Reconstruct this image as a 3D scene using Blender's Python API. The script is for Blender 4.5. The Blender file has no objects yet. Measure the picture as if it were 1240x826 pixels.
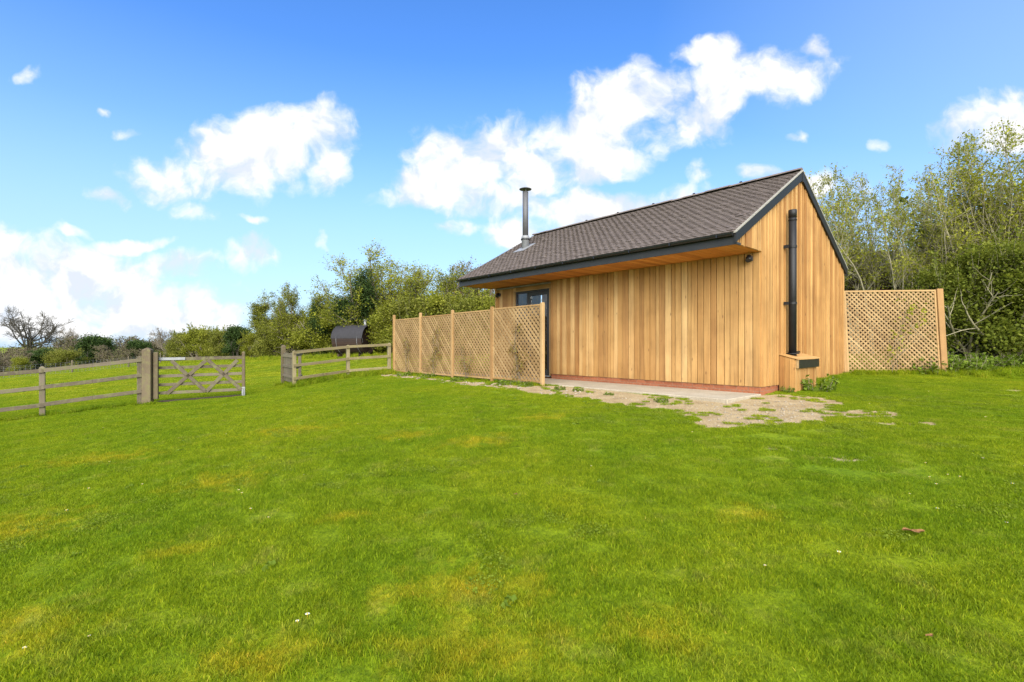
import bpy, math, random
import numpy as np
from mathutils import Vector, Matrix

random.seed(7)
RNG = np.random.default_rng(11)
scene = bpy.context.scene
COL = scene.collection
R = math.radians
EYE = 0.95                      # camera height above the cabin's ground
F, CX, HZ = 590.0, 620.0, 417.0  # focal length and centre of the photograph in its own pixels (used to survey positions)

# ----------------------------------------------------------------- terrain height
_cp = np.array([
    (0, 0, -.46), (0, 3, -.40), (0, 5.5, -.26), (-1, 8, -.16), (2.6, 5.8, -.12), (3.6, 7.6, -.03), (.3, 10.6, .02),
    (-1.7, 13.4, -.02), (-4.1, 16.9, -.02), (4.6, 9, 0), (8.34, 12.26, .20), (6.5, 10.6, .11), (2, 13, 0), (-.5, 15, 0), (3, 17, .12),
    (-5.5, 16.3, -.14), (-6.7, 15, -.40), (-7.75, 16.5, -.42), (-9.1, 12.2, -.53), (-7.24, 13.1, -.44), (-10.7, 11.1, -.70),
    (-5, 5, -.60), (-5, 10, -.42), (-9, 6, -.85), (-15, 8, -1.15), (-4, 1, -.66), (-15, 15, -.9), (-9, 24, -.42), (-10.3, 32, .02),
    (-20, 36, -.35), (-27, 50, -.40), (-44, 60, -1.1), (-40, 45, -1.6), (-31, 30, -1.3), (-60, 62, -2.6), (-95, 98, -4.2),
    (-40, 100, -2.0), (0, 60, .6), (0, 100, .6), (40, 60, 2.2), (12, 12.2, .24), (12, 17, .6), (20, 16, .8), (9.2, 9.1, .1), (7, 5.5, -.08),
    (5, 3, -.24), (3, 2, -.36), (12, 5, .05), (0, -8, -.6), (-14, -6, -1.2), (14, -6, -.1), (90, 90, 3.5), (-100, 20, -4.5), (100, 0, 2)])


def _tps_fit(p):
    n = len(p)
    d2 = ((p[:, None, :2] - p[None, :, :2]) ** 2).sum(-1)
    K = np.where(d2 > 0, .5 * d2 * np.log(d2 + 1e-12), 0) + np.eye(n) * 2.0
    P = np.hstack([np.ones((n, 1)), p[:, :2]])
    A = np.block([[K, P], [P.T, np.zeros((3, 3))]])
    return np.linalg.solve(A, np.concatenate([p[:, 2], np.zeros(3)]))


_w = _tps_fit(_cp)


def ground(x, y):
    x = np.asarray(x, float); y = np.asarray(y, float)
    xx = np.clip(x, -110, 110); yy = np.clip(y, -20, 115)
    z = _w[-3] + _w[-2] * xx + _w[-1] * yy
    for (a, b, c), w in zip(_cp, _w):
        d2 = (xx - a) ** 2 + (yy - b) ** 2
        z = z + w * .5 * d2 * np.log(d2 + 1e-12)
    bump = .0012 * np.sin(x * 1.9 + 1.3 * np.sin(y * .9)) * np.sin(y * 1.6 + .7 * np.sin(x * 1.1)) + .0006 * np.sin(x * 4.1 + y * 2.2) * np.sin(y * 3.7 - x)
    return z + bump


def gz(x, y): return float(ground(x, y))


def at(px, Y, py=None):
    """world point for a photo column at depth Y (on the ground, or at photo row py)"""
    X = (px - CX) / F * Y
    return Vector((X, Y, gz(X, Y) if py is None else EYE + (HZ - py) / F * Y))


# ----------------------------------------------------------------- numpy noise
def _hash(ix, iy):
    h = (ix.astype(np.int64) * 374761393 + iy.astype(np.int64) * 668265263) & 0x7fffffff
    h = ((h ^ (h >> 13)) * 1274126177) & 0x7fffffff
    return (h & 0xffff) / 65535.0


def vnoise(x, y):
    ix, iy = np.floor(x), np.floor(y)
    fx, fy = x - ix, y - iy
    fx = fx * fx * (3 - 2 * fx); fy = fy * fy * (3 - 2 * fy)
    a, b, c, d = _hash(ix, iy), _hash(ix + 1, iy), _hash(ix, iy + 1), _hash(ix + 1, iy + 1)
    return (a * (1 - fx) + b * fx) * (1 - fy) + (c * (1 - fx) + d * fx) * fy


def fbm(x, y, o=4):
    s, a, t = 0, .5, 0
    for k in range(o):
        s = s + a * vnoise(x * 2 ** k + 17.3 * k, y * 2 ** k + 5.1 * k); t += a; a *= .5
    return s / t


# ----------------------------------------------------------------- bare earth mask
CAB = Vector((4.59, 9.0, 0)); CAB_A = R(41.02)
TU = np.array([math.cos(CAB_A), math.sin(CAB_A)]); SU = np.array([-math.sin(CAB_A), math.cos(CAB_A)])


def loc(x, y, z=0): return Vector((CAB.x + TU[0] * x + SU[0] * y, CAB.y + TU[1] * x + SU[1] * y, z))


_dirt = [((-4.15, 16.25), (-1.75, 13.15), .27), ((-1.75, 13.1), (.5, 10.35), .40), ((.6, 10.5), (3.3, 7.4), .66), ((3.1, 7.1), (4.8, 8.3), .72),
         ((2.75, 6.5), (3.9, 6.9), .42), ((3.9, 7.3), (5.2, 7.0), .33), ((4.5, 7.9), (5.0, 8.6), .22), ((3.1, 4.9), (4.4, 4.75), -.05), ((2.75, 5.3), (3.2, 5.0), -.03),
         ((8.9, 8.9), (9.8, 9.0), .02), ((-10.6, 32.2), (-7.0, 31), .5), ((4.9, 6.3), (5.4, 6.3), .05)]


def dirt(x, y):
    x = np.asarray(x, float); y = np.asarray(y, float)
    best = np.full(np.broadcast(x, y).shape, -9.)
    for (a, b), (c, d), r in _dirt:
        vx, vy = c - a, d - b
        t = np.clip(((x - a) * vx + (y - b) * vy) / (vx * vx + vy * vy), 0, 1)
        dist = np.hypot(x - a - t * vx, y - b - t * vy)
        best = np.maximum(best, (r - dist))
    n = fbm(x * 2.1, y * 2.1, 5) - .5
    return np.clip((best + n * .45) / .30 + .5, 0, 1)


# ----------------------------------------------------------------- materials
def new_mat(name):
    m = bpy.data.materials.new(name); m.use_nodes = True
    nt = m.node_tree; nt.nodes.clear()
    out = nt.nodes.new('ShaderNodeOutputMaterial')
    return m, nt, out


def nd(nt, typ, **kw):
    n = nt.nodes.new(typ)
    for k, v in kw.items():
        if k in ('operation', 'blend_type', 'data_type', 'attribute_name', 'vector_type', 'noise_dimensions', 'feature', 'interpolation_type', 'clamp', 'use_clamp', 'distance', 'sky_type', 'mode', 'interpolation'):
            setattr(n, k, v)
        else:
            n.inputs[k.replace('_', ' ')].default_value = v
    return n


def ramp(nt, fac, stops, interp='LINEAR'):
    n = nt.nodes.new('ShaderNodeValToRGB')
    n.color_ramp.interpolation = interp
    e = n.color_ramp.elements
    while len(e) < len(stops): e.new(.5)
    for el, (p, c) in zip(e, stops):
        el.position = p; el.color = (*c, 1) if len(c) == 3 else c
    nt.links.new(fac, n.inputs[0]); return n.outputs[0]


def mixc(nt, fac, a, b, blend='MIX'):
    n = nt.nodes.new('ShaderNodeMix'); n.data_type = 'RGBA'; n.blend_type = blend
    for s, v in ((n.inputs[0], fac), (n.inputs[6], a), (n.inputs[7], b)):
        if isinstance(v, (int, float)): s.default_value = v
        elif isinstance(v, tuple): s.default_value = (*v, 1)
        else: nt.links.new(v, s)
    return n.outputs[2]


def math_(nt, op, a, b=None, clamp=False):
    n = nt.nodes.new('ShaderNodeMath'); n.operation = op; n.use_clamp = clamp
    for i, v in enumerate((a, b)):
        if v is None: continue
        if isinstance(v, (int, float)): n.inputs[i].default_value = v
        else: nt.links.new(v, n.inputs[i])
    return n.outputs[0]


def vmul(nt, v, s):
    n = nt.nodes.new('ShaderNodeVectorMath'); n.operation = 'MULTIPLY'
    nt.links.new(v, n.inputs[0]); n.inputs[1].default_value = s
    return n.outputs[0]


def noise(nt, vec, scale, detail=3, rough=.55):
    n = nt.nodes.new('ShaderNodeTexNoise')
    n.inputs['Scale'].default_value = scale; n.inputs['Detail'].default_value = detail; n.inputs['Roughness'].default_value = rough
    if vec is not None: nt.links.new(vec, n.inputs['Vector'])
    return n.outputs[0]


def attr(nt, name, out='Fac'):
    n = nt.nodes.new('ShaderNodeAttribute'); n.attribute_name = name
    return n.outputs[out]


def bump(nt, h, strength=.3, dist=.01):
    n = nt.nodes.new('ShaderNodeBump'); n.inputs['Strength'].default_value = strength; n.inputs['Distance'].default_value = dist
    nt.links.new(h, n.inputs['Height']); return n.outputs[0]


def principled(nt, out, color, rough=.6, spec=.5, metal=0, normal=None):
    p = nt.nodes.new('ShaderNodeBsdfPrincipled')
    if isinstance(color, tuple): p.inputs['Base Color'].default_value = (*color, 1)
    else: nt.links.new(color, p.inputs['Base Color'])
    if isinstance(rough, (int, float)): p.inputs['Roughness'].default_value = rough
    else: nt.links.new(rough, p.inputs['Roughness'])
    p.inputs['Specular IOR Level'].default_value = spec; p.inputs['Metallic'].default_value = metal
    if normal: nt.links.new(normal, p.inputs['Normal'])
    nt.links.new(p.outputs[0], out.inputs[0]); return p


def timber(name, stops, grain=.35, knots=True, lichen=None, rough=.7, knot_col=(.10, .045, .018), stain=False):
    """timber: per-piece tone, long grain and small knots, in each piece's own length/width coordinates"""
    m, nt, out = new_mat(name)
    gc = attr(nt, 'gc', 'Vector'); tone = attr(nt, 'tone')
    base = ramp(nt, tone, stops)
    g1 = noise(nt, vmul(nt, gc, (1.2, 38, 38)), 1, 4, .6)
    g2 = noise(nt, vmul(nt, gc, (.7, 7, 7)), 1, 3, .5)
    g = math_(nt, 'ADD', math_(nt, 'MULTIPLY', g1, .6), math_(nt, 'MULTIPLY', g2, .4))
    gr = ramp(nt, g, [(.30, (1 - grain,) * 3), (.5, (1, 1, 1)), (.72, (1 + grain * .35,) * 3)])
    c = mixc(nt, 1.0, base, gr, 'MULTIPLY')
    if knots:
        v = nt.nodes.new('ShaderNodeTexVoronoi'); v.inputs['Scale'].default_value = 1
        nt.links.new(vmul(nt, gc, (2.2, 7, 7)), v.inputs['Vector'])
        k = ramp(nt, v.outputs['Distance'], [(.04, (1, 1, 1)), (.10, (0, 0, 0))])
        c = mixc(nt, math_(nt, 'MULTIPLY', k, .75), c, knot_col)
    geo = nt.nodes.new('ShaderNodeNewGeometry')
    st = noise(nt, geo.outputs['Position'], 1.7, 4, .6)
    c = mixc(nt, 1.0, c, ramp(nt, st, [(.3, (.82, .80, .78)), (.6, (1.04, 1.04, 1.04))]), 'MULTIPLY')
    if stain:
        sz = nt.nodes.new('ShaderNodeSeparateXYZ'); nt.links.new(geo.outputs['Position'], sz.inputs[0])
        sn = noise(nt, vmul(nt, geo.outputs['Position'], (9, 9, 1.2)), 1, 4, .65)
        sh_ = math_(nt, 'ADD', math_(nt, 'MULTIPLY', sz.outputs[2], -1.1), math_(nt, 'MULTIPLY', sn, 1.3))
        c = mixc(nt, 1.0, c, ramp(nt, sh_, [(.12, (1, 1, 1)), (.5, (.88, .85, .80))]), 'MULTIPLY')
        kn = noise(nt, vmul(nt, gc, (.35, 2.2, 2.2)), 1, 2)
        c = mixc(nt, 1.0, c, ramp(nt, kn, [(.35, (.86, .80, .74)), (.55, (1.0, 1.0, 1.0)), (.7, (1.07, 1.08, 1.10))]), 'MULTIPLY')
    if lichen:
        l = noise(nt, geo.outputs['Position'], 9, 5, .65)
        c = mixc(nt, ramp(nt, l, [(.48, (0, 0, 0)), (.68, (.8, .8, .8))]), c, lichen)
    principled(nt, out, c, rough, .3, normal=bump(nt, g1, .35, .004))
    return m


def plain(name, col, rough=.5, spec=.5, metal=0, var=.18, scale=8):
    m, nt, out = new_mat(name)
    geo = nt.nodes.new('ShaderNodeNewGeometry')
    n = noise(nt, geo.outputs['Position'], scale, 5, .6)
    c = mixc(nt, 1.0, col, ramp(nt, n, [(.3, (1 - var,) * 3), (.7, (1 + var,) * 3)]), 'MULTIPLY')
    r = math_(nt, 'ADD', math_(nt, 'MULTIPLY', n, .3), rough - .15)
    principled(nt, out, c, r, spec, metal)
    return m


def leafmat(name, stops, trans=.35, tcol=1.25):
    m, nt, out = new_mat(name)
    tone = attr(nt, 'tone')
    c = ramp(nt, tone, stops)
    d = nt.nodes.new('ShaderNodeBsdfPrincipled'); d.inputs['Roughness'].default_value = .55; d.inputs['Specular IOR Level'].default_value = .08
    t = nt.nodes.new('ShaderNodeBsdfTranslucent')
    nt.links.new(c, d.inputs['Base Color'])
    nt.links.new(mixc(nt, 1.0, c, (tcol * 1.0, tcol * 1.05, tcol * .6), 'MULTIPLY'), t.inputs[0])
    mx = nt.nodes.new('ShaderNodeMixShader'); mx.inputs[0].default_value = trans
    nt.links.new(d.outputs[0], mx.inputs[1]); nt.links.new(t.outputs[0], mx.inputs[2]); nt.links.new(mx.outputs[0], out.inputs[0])
    return m


M = {}
M['cedar'] = timber('cedar', [(0, (.33, .172, .056)), (.3, (.39, .217, .071)), (.65, (.46, .272, .097)), (1, (.53, .338, .138))], .36, stain=True)
M['cedar_gable'] = timber('cedar_gable', [(0, (.31, .150, .043)), (.4, (.40, .215, .067)), (1, (.48, .285, .102))], .36, stain=True)
M['soffit'] = timber('soffit_cedar', [(0, (.48, .175, .034)), (.5, (.60, .235, .048)), (1, (.70, .31, .075))], .22)
M['pine'] = timber('treated_pine', [(0, (.27, .15, .054)), (.5, (.33, .20, .078)), (1, (.39, .255, .115))], .22, True)
M['lath'] = timber('trellis_lath', [(0, (.215, .132, .053)), (.5, (.275, .176, .074)), (1, (.335, .222, .10))], .22, False)
M['grey_wood'] = timber('weathered_wood', [(0, (.078, .060, .038)), (.5, (.108, .086, .057)), (1, (.142, .115, .079))], .38, True, (.14, .14, .055))
M['post_wood'] = timber('weathered_post', [(0, (.088, .066, .036)), (.5, (.112, .085, .049)), (1, (.137, .106, .062))], .35, True, (.13, .12, .045))
M['rail_wood'] = timber('weathered_rail', [(0, (.15, .12, .062)), (.5, (.20, .16, .088)), (1, (.24, .20, .115))], .35, True, (.19, .175, .055))
M['dark_wood'] = timber('dark_stained_wood', [(0, (.030, .018, .013)), (.5, (.045, .026, .018)), (1, (.062, .036, .025))], .4, False)
M['barrel_wood'] = timber('brown_barrel_wood', [(0, (.020, .012, .009)), (1, (.038, .022, .016))], .35, False)
M['anthracite'] = plain('anthracite_paint', (.026, .026, .0255), .45, .4, 0, .15)
M['dark_paint'] = plain('dark_paint', (.012, .012, .0115), .5, .35, 0, .15)
M['black'] = plain('black_plastic', (.010, .010, .011), .38, .5)
M['black_metal'] = plain('black_metal', (.012, .012, .013), .5, .3)
M['flue'] = plain('grey_steel_flue', (.085, .085, .088), .5, .35, 0, .1)
M['lead'] = plain('lead_flashing', (.22, .225, .23), .55, .4, .1, .2)
M['galv'] = plain('galvanised_steel', (.22, .225, .23), .55, .4, .3, .15)
M['felt'] = plain('roofing_felt', (.026, .025, .028), .8, .3, 0, .25)
M['stone'] = plain('pale_stone', (.30, .255, .19), .95, .1, 0, .35, 14)
M['mortar'] = plain('verge_mortar', (.27, .255, .215), .9, .2, 0, .25, 20)
M['white'] = plain('petal_white', (.80, .80, .78), .6, .3, 0, .05)
M['yellow'] = plain('flower_yellow', (.65, .42, .03), .6)
M['dead_leaf'] = plain('dry_leaf', (.20, .10, .035), .7, .2, 0, .4, 60)
M['interior'] = plain('interior_plaster', (.25, .24, .22), .9, .1)
M['red_brick_old'] = plain('clay_red', (.30, .11, .06), .8)

# brick plinth
m, nt, out = new_mat('red_brick')
tc = nt.nodes.new('ShaderNodeTexCoord')
sx = nt.nodes.new('ShaderNodeSeparateXYZ'); nt.links.new(tc.outputs['Object'], sx.inputs[0])
cb = nt.nodes.new('ShaderNodeCombineXYZ')
nt.links.new(math_(nt, 'ADD', sx.outputs[0], sx.outputs[1]), cb.inputs[0]); nt.links.new(math_(nt, 'ADD', sx.outputs[2], -.002), cb.inputs[1])
bt = nt.nodes.new('ShaderNodeTexBrick'); nt.links.new(cb.outputs[0], bt.inputs[0])
for k, v in (('Scale', 1), ('Mortar Size', .006), ('Brick Width', .225), ('Row Height', .075)): bt.inputs[k].default_value = v
bt.inputs['Color1'].default_value = (.31, .110, .050, 1); bt.inputs['Color2'].default_value = (.24, .080, .038, 1); bt.inputs['Mortar'].default_value = (.24, .135, .085, 1)
n = noise(nt, tc.outputs['Object'], 25, 4)
c = mixc(nt, 1.0, bt.outputs[0], ramp(nt, n, [(.3, (.75, .75, .75)), (.7, (1.15, 1.15, 1.15))]), 'MULTIPLY')
principled(nt, out, c, .85, .2, normal=bump(nt, bt.outputs[1], -.5, .006)); M['brick'] = m

# concrete
m, nt, out = new_mat('pale_concrete')
geo = nt.nodes.new('ShaderNodeNewGeometry'); P = geo.outputs['Position']
n1 = noise(nt, P, 1.6, 5, .6); n2 = noise(nt, P, 40, 4, .6)
c = ramp(nt, n1, [(.3, (.29, .245, .175)), (.6, (.37, .32, .235)), (.8, (.42, .375, .285))])
c = mixc(nt, 1.0, c, ramp(nt, n2, [(.35, (.82, .82, .82)), (.65, (1.1, 1.1, 1.1))]), 'MULTIPLY')
principled(nt, out, c, .9, .2, normal=bump(nt, n2, .3, .003)); M['concrete'] = m

# roof tile: tone per tile, lichen specks
m, nt, out = new_mat('plain_clay_tile')
geo = nt.nodes.new('ShaderNodeNewGeometry'); P = geo.outputs['Position']
c = ramp(nt, attr(nt, 'tone'), [(0, (.128, .103, .088)), (.5, (.143, .116, .100)), (1, (.158, .129, .112))])
c = mixc(nt, 1.0, c, ramp(nt, noise(nt, P, 18, 5, .65), [(.3, (.84, .84, .84)), (.7, (1.12, 1.11, 1.1))]), 'MULTIPLY')
c = mixc(nt, ramp(nt, noise(nt, P, 3.2, 5, .7), [(.55, (0, 0, 0)), (.75, (.35, .35, .35))]), c, (.19, .16, .125))
c = mixc(nt, ramp(nt, noise(nt, P, 34, 4, .7), [(.70, (0, 0, 0)), (.78, (.5, .5, .5))]), c, (.24, .22, .17))
principled(nt, out, c, .82, .25, normal=bump(nt, noise(nt, P, 60, 3), .25, .003)); M['tile'] = m

# glass
m, nt, out = new_mat('door_glass')
p = principled(nt, out, (.85, .9, .9), .01, .5); p.inputs['Transmission Weight'].default_value = 1.0; p.inputs['IOR'].default_value = 1.5; M['glass'] = m


# lawn colour, shared by the ground sheet and the blades
def lawn_group():
    g = bpy.data.node_groups.new('lawn_colour', 'ShaderNodeTree')
    g.interface.new_socket('Color', in_out='OUTPUT', socket_type='NodeSocketColor')
    go = g.nodes.new('NodeGroupOutput')
    geo = g.nodes.new('ShaderNodeNewGeometry'); P = vmul(g, geo.outputs['Position'], (1, 1, 0))
    big = noise(g, P, .35, 4, .55); mid = noise(g, P, 1.5, 5, .62); fine = noise(g, P, 9, 4, .6)
    c = ramp(g, mid, [(.22, (.138, .208, .006)), (.42, (.180, .256, .008)), (.6, (.216, .284, .010)), (.82, (.262, .314, .017))])
    c = mixc(g, 1.0, c, ramp(g, big, [(.35, (.82, .92, .85)), (.65, (1.18, 1.08, 1.0))]), 'MULTIPLY')
    vf = noise(g, P, 26, 4, .65)
    c = mixc(g, 1.0, c, ramp(g, fine, [(.3, (.78, .82, .8)), (.62, (1.12, 1.09, 1.1))]), 'MULTIPLY')
    c = mixc(g, 1.0, c, ramp(g, vf, [(.3, (.72, .76, .8)), (.6, (1.14, 1.10, 1.1))]), 'MULTIPLY')
    # moss and dry yellow patches
    acc = None
    for (x, y, rx, ry) in [(-2.3, 3.42, .30, .20), (-1.33, 3.85, .20, .16), (-.28, 2.75, .62, .30), (-.15, 2.2, .5, .3), (-1.15, 2.2, .45, .22), (1.75, 3.6, .28, .2), (-.4, 6.0, .6, .35), (-1.4, 6.5, .5, .3),
                           (-3.0, 5.0, .6, .4), (-4.2, 4.0, .8, .5), (-2.6, 2.5, .5, .3), (-5.5, 6.5, 1.0, .5), (-3.4, 7.5, .9, .4), (.7, 2.3, .3, .2), (.4, 7.2, .5, .3)]:
        mp = g.nodes.new('ShaderNodeMapping'); mp.vector_type = 'TEXTURE'
        mp.inputs['Location'].default_value = (x, y, 0); mp.inputs['Scale'].default_value = (rx, ry, 1)
        g.links.new(P, mp.inputs[0])
        ln = g.nodes.new('ShaderNodeVectorMath'); ln.operation = 'LENGTH'; g.links.new(mp.outputs[0], ln.inputs[0])
        v = math_(g, 'SUBTRACT', 1.0, ln.outputs['Value'])
        acc = v if acc is None else math_(g, 'MAXIMUM', acc, v)
    yn = noise(g, P, 5, 5, .65)
    y = math_(g, 'ADD', math_(g, 'MULTIPLY', math_(g, 'MAXIMUM', acc, -.6), .8), math_(g, 'MULTIPLY', math_(g, 'SUBTRACT', yn, .5), 2.9))
    ym = ramp(g, y, [(-.1, (0, 0, 0)), (.9, (.78, .78, .78))])
    c = mixc(g, ym, c, ramp(g, fine, [(.35, (.34, .32, .014)), (.65, (.41, .33, .018))]))
    # stray thin straw everywhere
    sn = noise(g, P, 2.6, 6, .7)
    c = mixc(g, ramp(g, sn, [(.54, (0, 0, 0)), (.74, (.6, .6, .6))]), c, (.31, .30, .055))
    # mowing bands on the far paddock
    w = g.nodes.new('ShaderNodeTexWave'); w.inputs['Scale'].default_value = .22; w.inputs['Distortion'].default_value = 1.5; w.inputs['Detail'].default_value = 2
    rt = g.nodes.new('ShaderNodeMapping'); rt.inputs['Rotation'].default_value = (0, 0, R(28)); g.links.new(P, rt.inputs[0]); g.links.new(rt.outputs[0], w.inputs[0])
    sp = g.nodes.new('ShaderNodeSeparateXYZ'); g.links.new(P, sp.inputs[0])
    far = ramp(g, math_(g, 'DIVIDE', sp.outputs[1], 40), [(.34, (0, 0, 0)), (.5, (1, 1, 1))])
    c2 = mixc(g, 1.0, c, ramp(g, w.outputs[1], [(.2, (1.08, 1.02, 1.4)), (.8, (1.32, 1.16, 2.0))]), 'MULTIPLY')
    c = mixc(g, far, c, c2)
    g.links.new(c, go.inputs[0])
    return g


LG = lawn_group()
m, nt, out = new_mat('lawn_ground')
lg = nt.nodes.new('ShaderNodeGroup'); lg.node_tree = LG
geo = nt.nodes.new('ShaderNodeNewGeometry'); P = geo.outputs['Position']
fn = noise(nt, P, 28, 5, .7)
gcol = mixc(nt, 1.0, lg.outputs[0], ramp(nt, fn, [(.3, (.42, .45, .4)), (.65, (.9, .9, .85))]), 'MULTIPLY')
d1 = noise(nt, P, 3.0, 6, .65); d2 = noise(nt, P, 45, 4, .7)
dc = ramp(nt, d1, [(.25, (.24, .170, .085)), (.5, (.35, .265, .145)), (.75, (.43, .34, .205))])
dc = mixc(nt, 1.0, dc, ramp(nt, d2, [(.3, (.6, .58, .55)), (.6, (1.15, 1.15, 1.15))]), 'MULTIPLY')
dm = math_(nt, 'ADD', attr(nt, 'dirt'), math_(nt, 'MULTIPLY', math_(nt, 'SUBTRACT', fn, .5), 1.1))
dm = ramp(nt, dm, [(.28, (0, 0, 0)), (.62, (1, 1, 1))])
c = mixc(nt, dm, gcol, dc)
principled(nt, out, c, .95, .1, normal=bump(nt, math_(nt, 'ADD', fn, math_(nt, 'MULTIPLY', d2, .5)), .6, .03)); M['ground'] = m

m, nt, out = new_mat('grass_blade')
lg = nt.nodes.new('ShaderNodeGroup'); lg.node_tree = LG
tone = attr(nt, 'tone')
c = mixc(nt, 1.0, lg.outputs[0], ramp(nt, tone, [(0, (.38, .46, .5)), (.3, (.72, .80, .7)), (.5, (1.0, 1.0, 1.0)), (.82, (1.35, 1.25, 1.2)), (.92, (1.6, 1.25, 2.0)), (1, (2.2, 1.45, 5.0))]), 'MULTIPLY')
d = nt.nodes.new('ShaderNodeBsdfPrincipled'); d.inputs['Roughness'].default_value = .6; d.inputs['Specular IOR Level'].default_value = .12
t = nt.nodes.new('ShaderNodeBsdfTranslucent'); mx = nt.nodes.new('ShaderNodeMixShader'); mx.inputs[0].default_value = .45
nt.links.new(c, d.inputs[0]); nt.links.new(mixc(nt, 1.0, c, (1.3, 1.3, .6), 'MULTIPLY'), t.inputs[0])
nt.links.new(d.outputs[0], mx.inputs[1]); nt.links.new(t.outputs[0], mx.inputs[2]); nt.links.new(mx.outputs[0], out.inputs[0]); M['blade'] = m

M['leaf_spring'] = leafmat('leaf_spring', [(0, (.14, .160, .016)), (.4, (.255, .270, .026)), (.75, (.35, .345, .042)), (1, (.46, .43, .085))], .4)
M['leaf_lime'] = leafmat('leaf_lime', [(0, (.095, .110, .014)), (.5, (.195, .208, .024)), (1, (.32, .32, .05))], .4)
M['leaf_mid'] = leafmat('leaf_mid', [(0, (.085, .100, .016)), (.5, (.165, .175, .028)), (1, (.27, .26, .055))], .35)
M['leaf_ivy'] = leafmat('leaf_ivy', [(0, (0.021, 0.039, 0.012)), (.5, (0.042, 0.072, 0.018)), (1, (0.091, 0.130, 0.031))], .18)
M['leaf_dull'] = leafmat('leaf_dull', [(0, (.075, .075, .035)), (.5, (.125, .118, .052)), (1, (.18, .17, .075))], .3)
M['leaf_nettle'] = leafmat('leaf_nettle', [(0, (0.070, 0.105, 0.010)), (.5, (0.125, 0.185, 0.018)), (1, (0.20, 0.265, 0.035))], .35)
M['leaf_red'] = leafmat('leaf_red', [(0, (0.150, 0.075, 0.030)), (.5, (0.210, 0.150, 0.045)), (1, (0.240, 0.255, 0.053))], .3)
M['leaf_under'] = leafmat('leaf_under', [(0, (.065, .088, .012)), (.5, (.135, .160, .020)), (1, (.25, .26, .04))], .35)
M['bark'] = plain('grey_bark', (.17, .145, .11), .9, .1, 0, .3, 6)
M['bark_dark'] = plain('dark_bark', (.080, .073, .058), .9, .1, 0, .3, 6)
M['bark_green'] = plain('green_stem', (.27, .245, .15), .85, .1, 0, .3, 6)
M['twig_brown'] = plain('brown_twig', (.155, .125, .09), .9, .1, 0, .3, 6)


# ----------------------------------------------------------------- mesh helpers
def mesh_from(name, V, Fc, mat, attrs=None, smooth=False):
    """V (n,3), Fc (m,k) arrays of one face size, or a list of index lists"""
    me = bpy.data.meshes.new(name)
    V = np.asarray(V, np.float32)
    if isinstance(Fc, np.ndarray):
        mfa, k = Fc.shape
        me.vertices.add(len(V)); me.vertices.foreach_set('co', V.ravel())
        me.loops.add(mfa * k); me.loops.foreach_set('vertex_index', Fc.astype(np.int32).ravel())
        me.polygons.add(mfa); me.polygons.foreach_set('loop_start', np.arange(0, mfa * k, k, dtype=np.int32))
        me.update(calc_edges=True)
    else:
        me.from_pydata(V.tolist(), [], Fc); me.update()
    if attrs:
        for an, arr in attrs.items():
            arr = np.asarray(arr, np.float32)
            if arr.ndim == 1:
                a = me.attributes.new(an, 'FLOAT', 'POINT'); a.data.foreach_set('value', arr)
            else:
                a = me.attributes.new(an, 'FLOAT_VECTOR', 'POINT'); a.data.foreach_set('vector', arr.ravel())
    if smooth: me.polygons.foreach_set('use_smooth', np.ones(len(me.polygons), bool))
    if mat: me.materials.append(mat)
    return me


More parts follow.
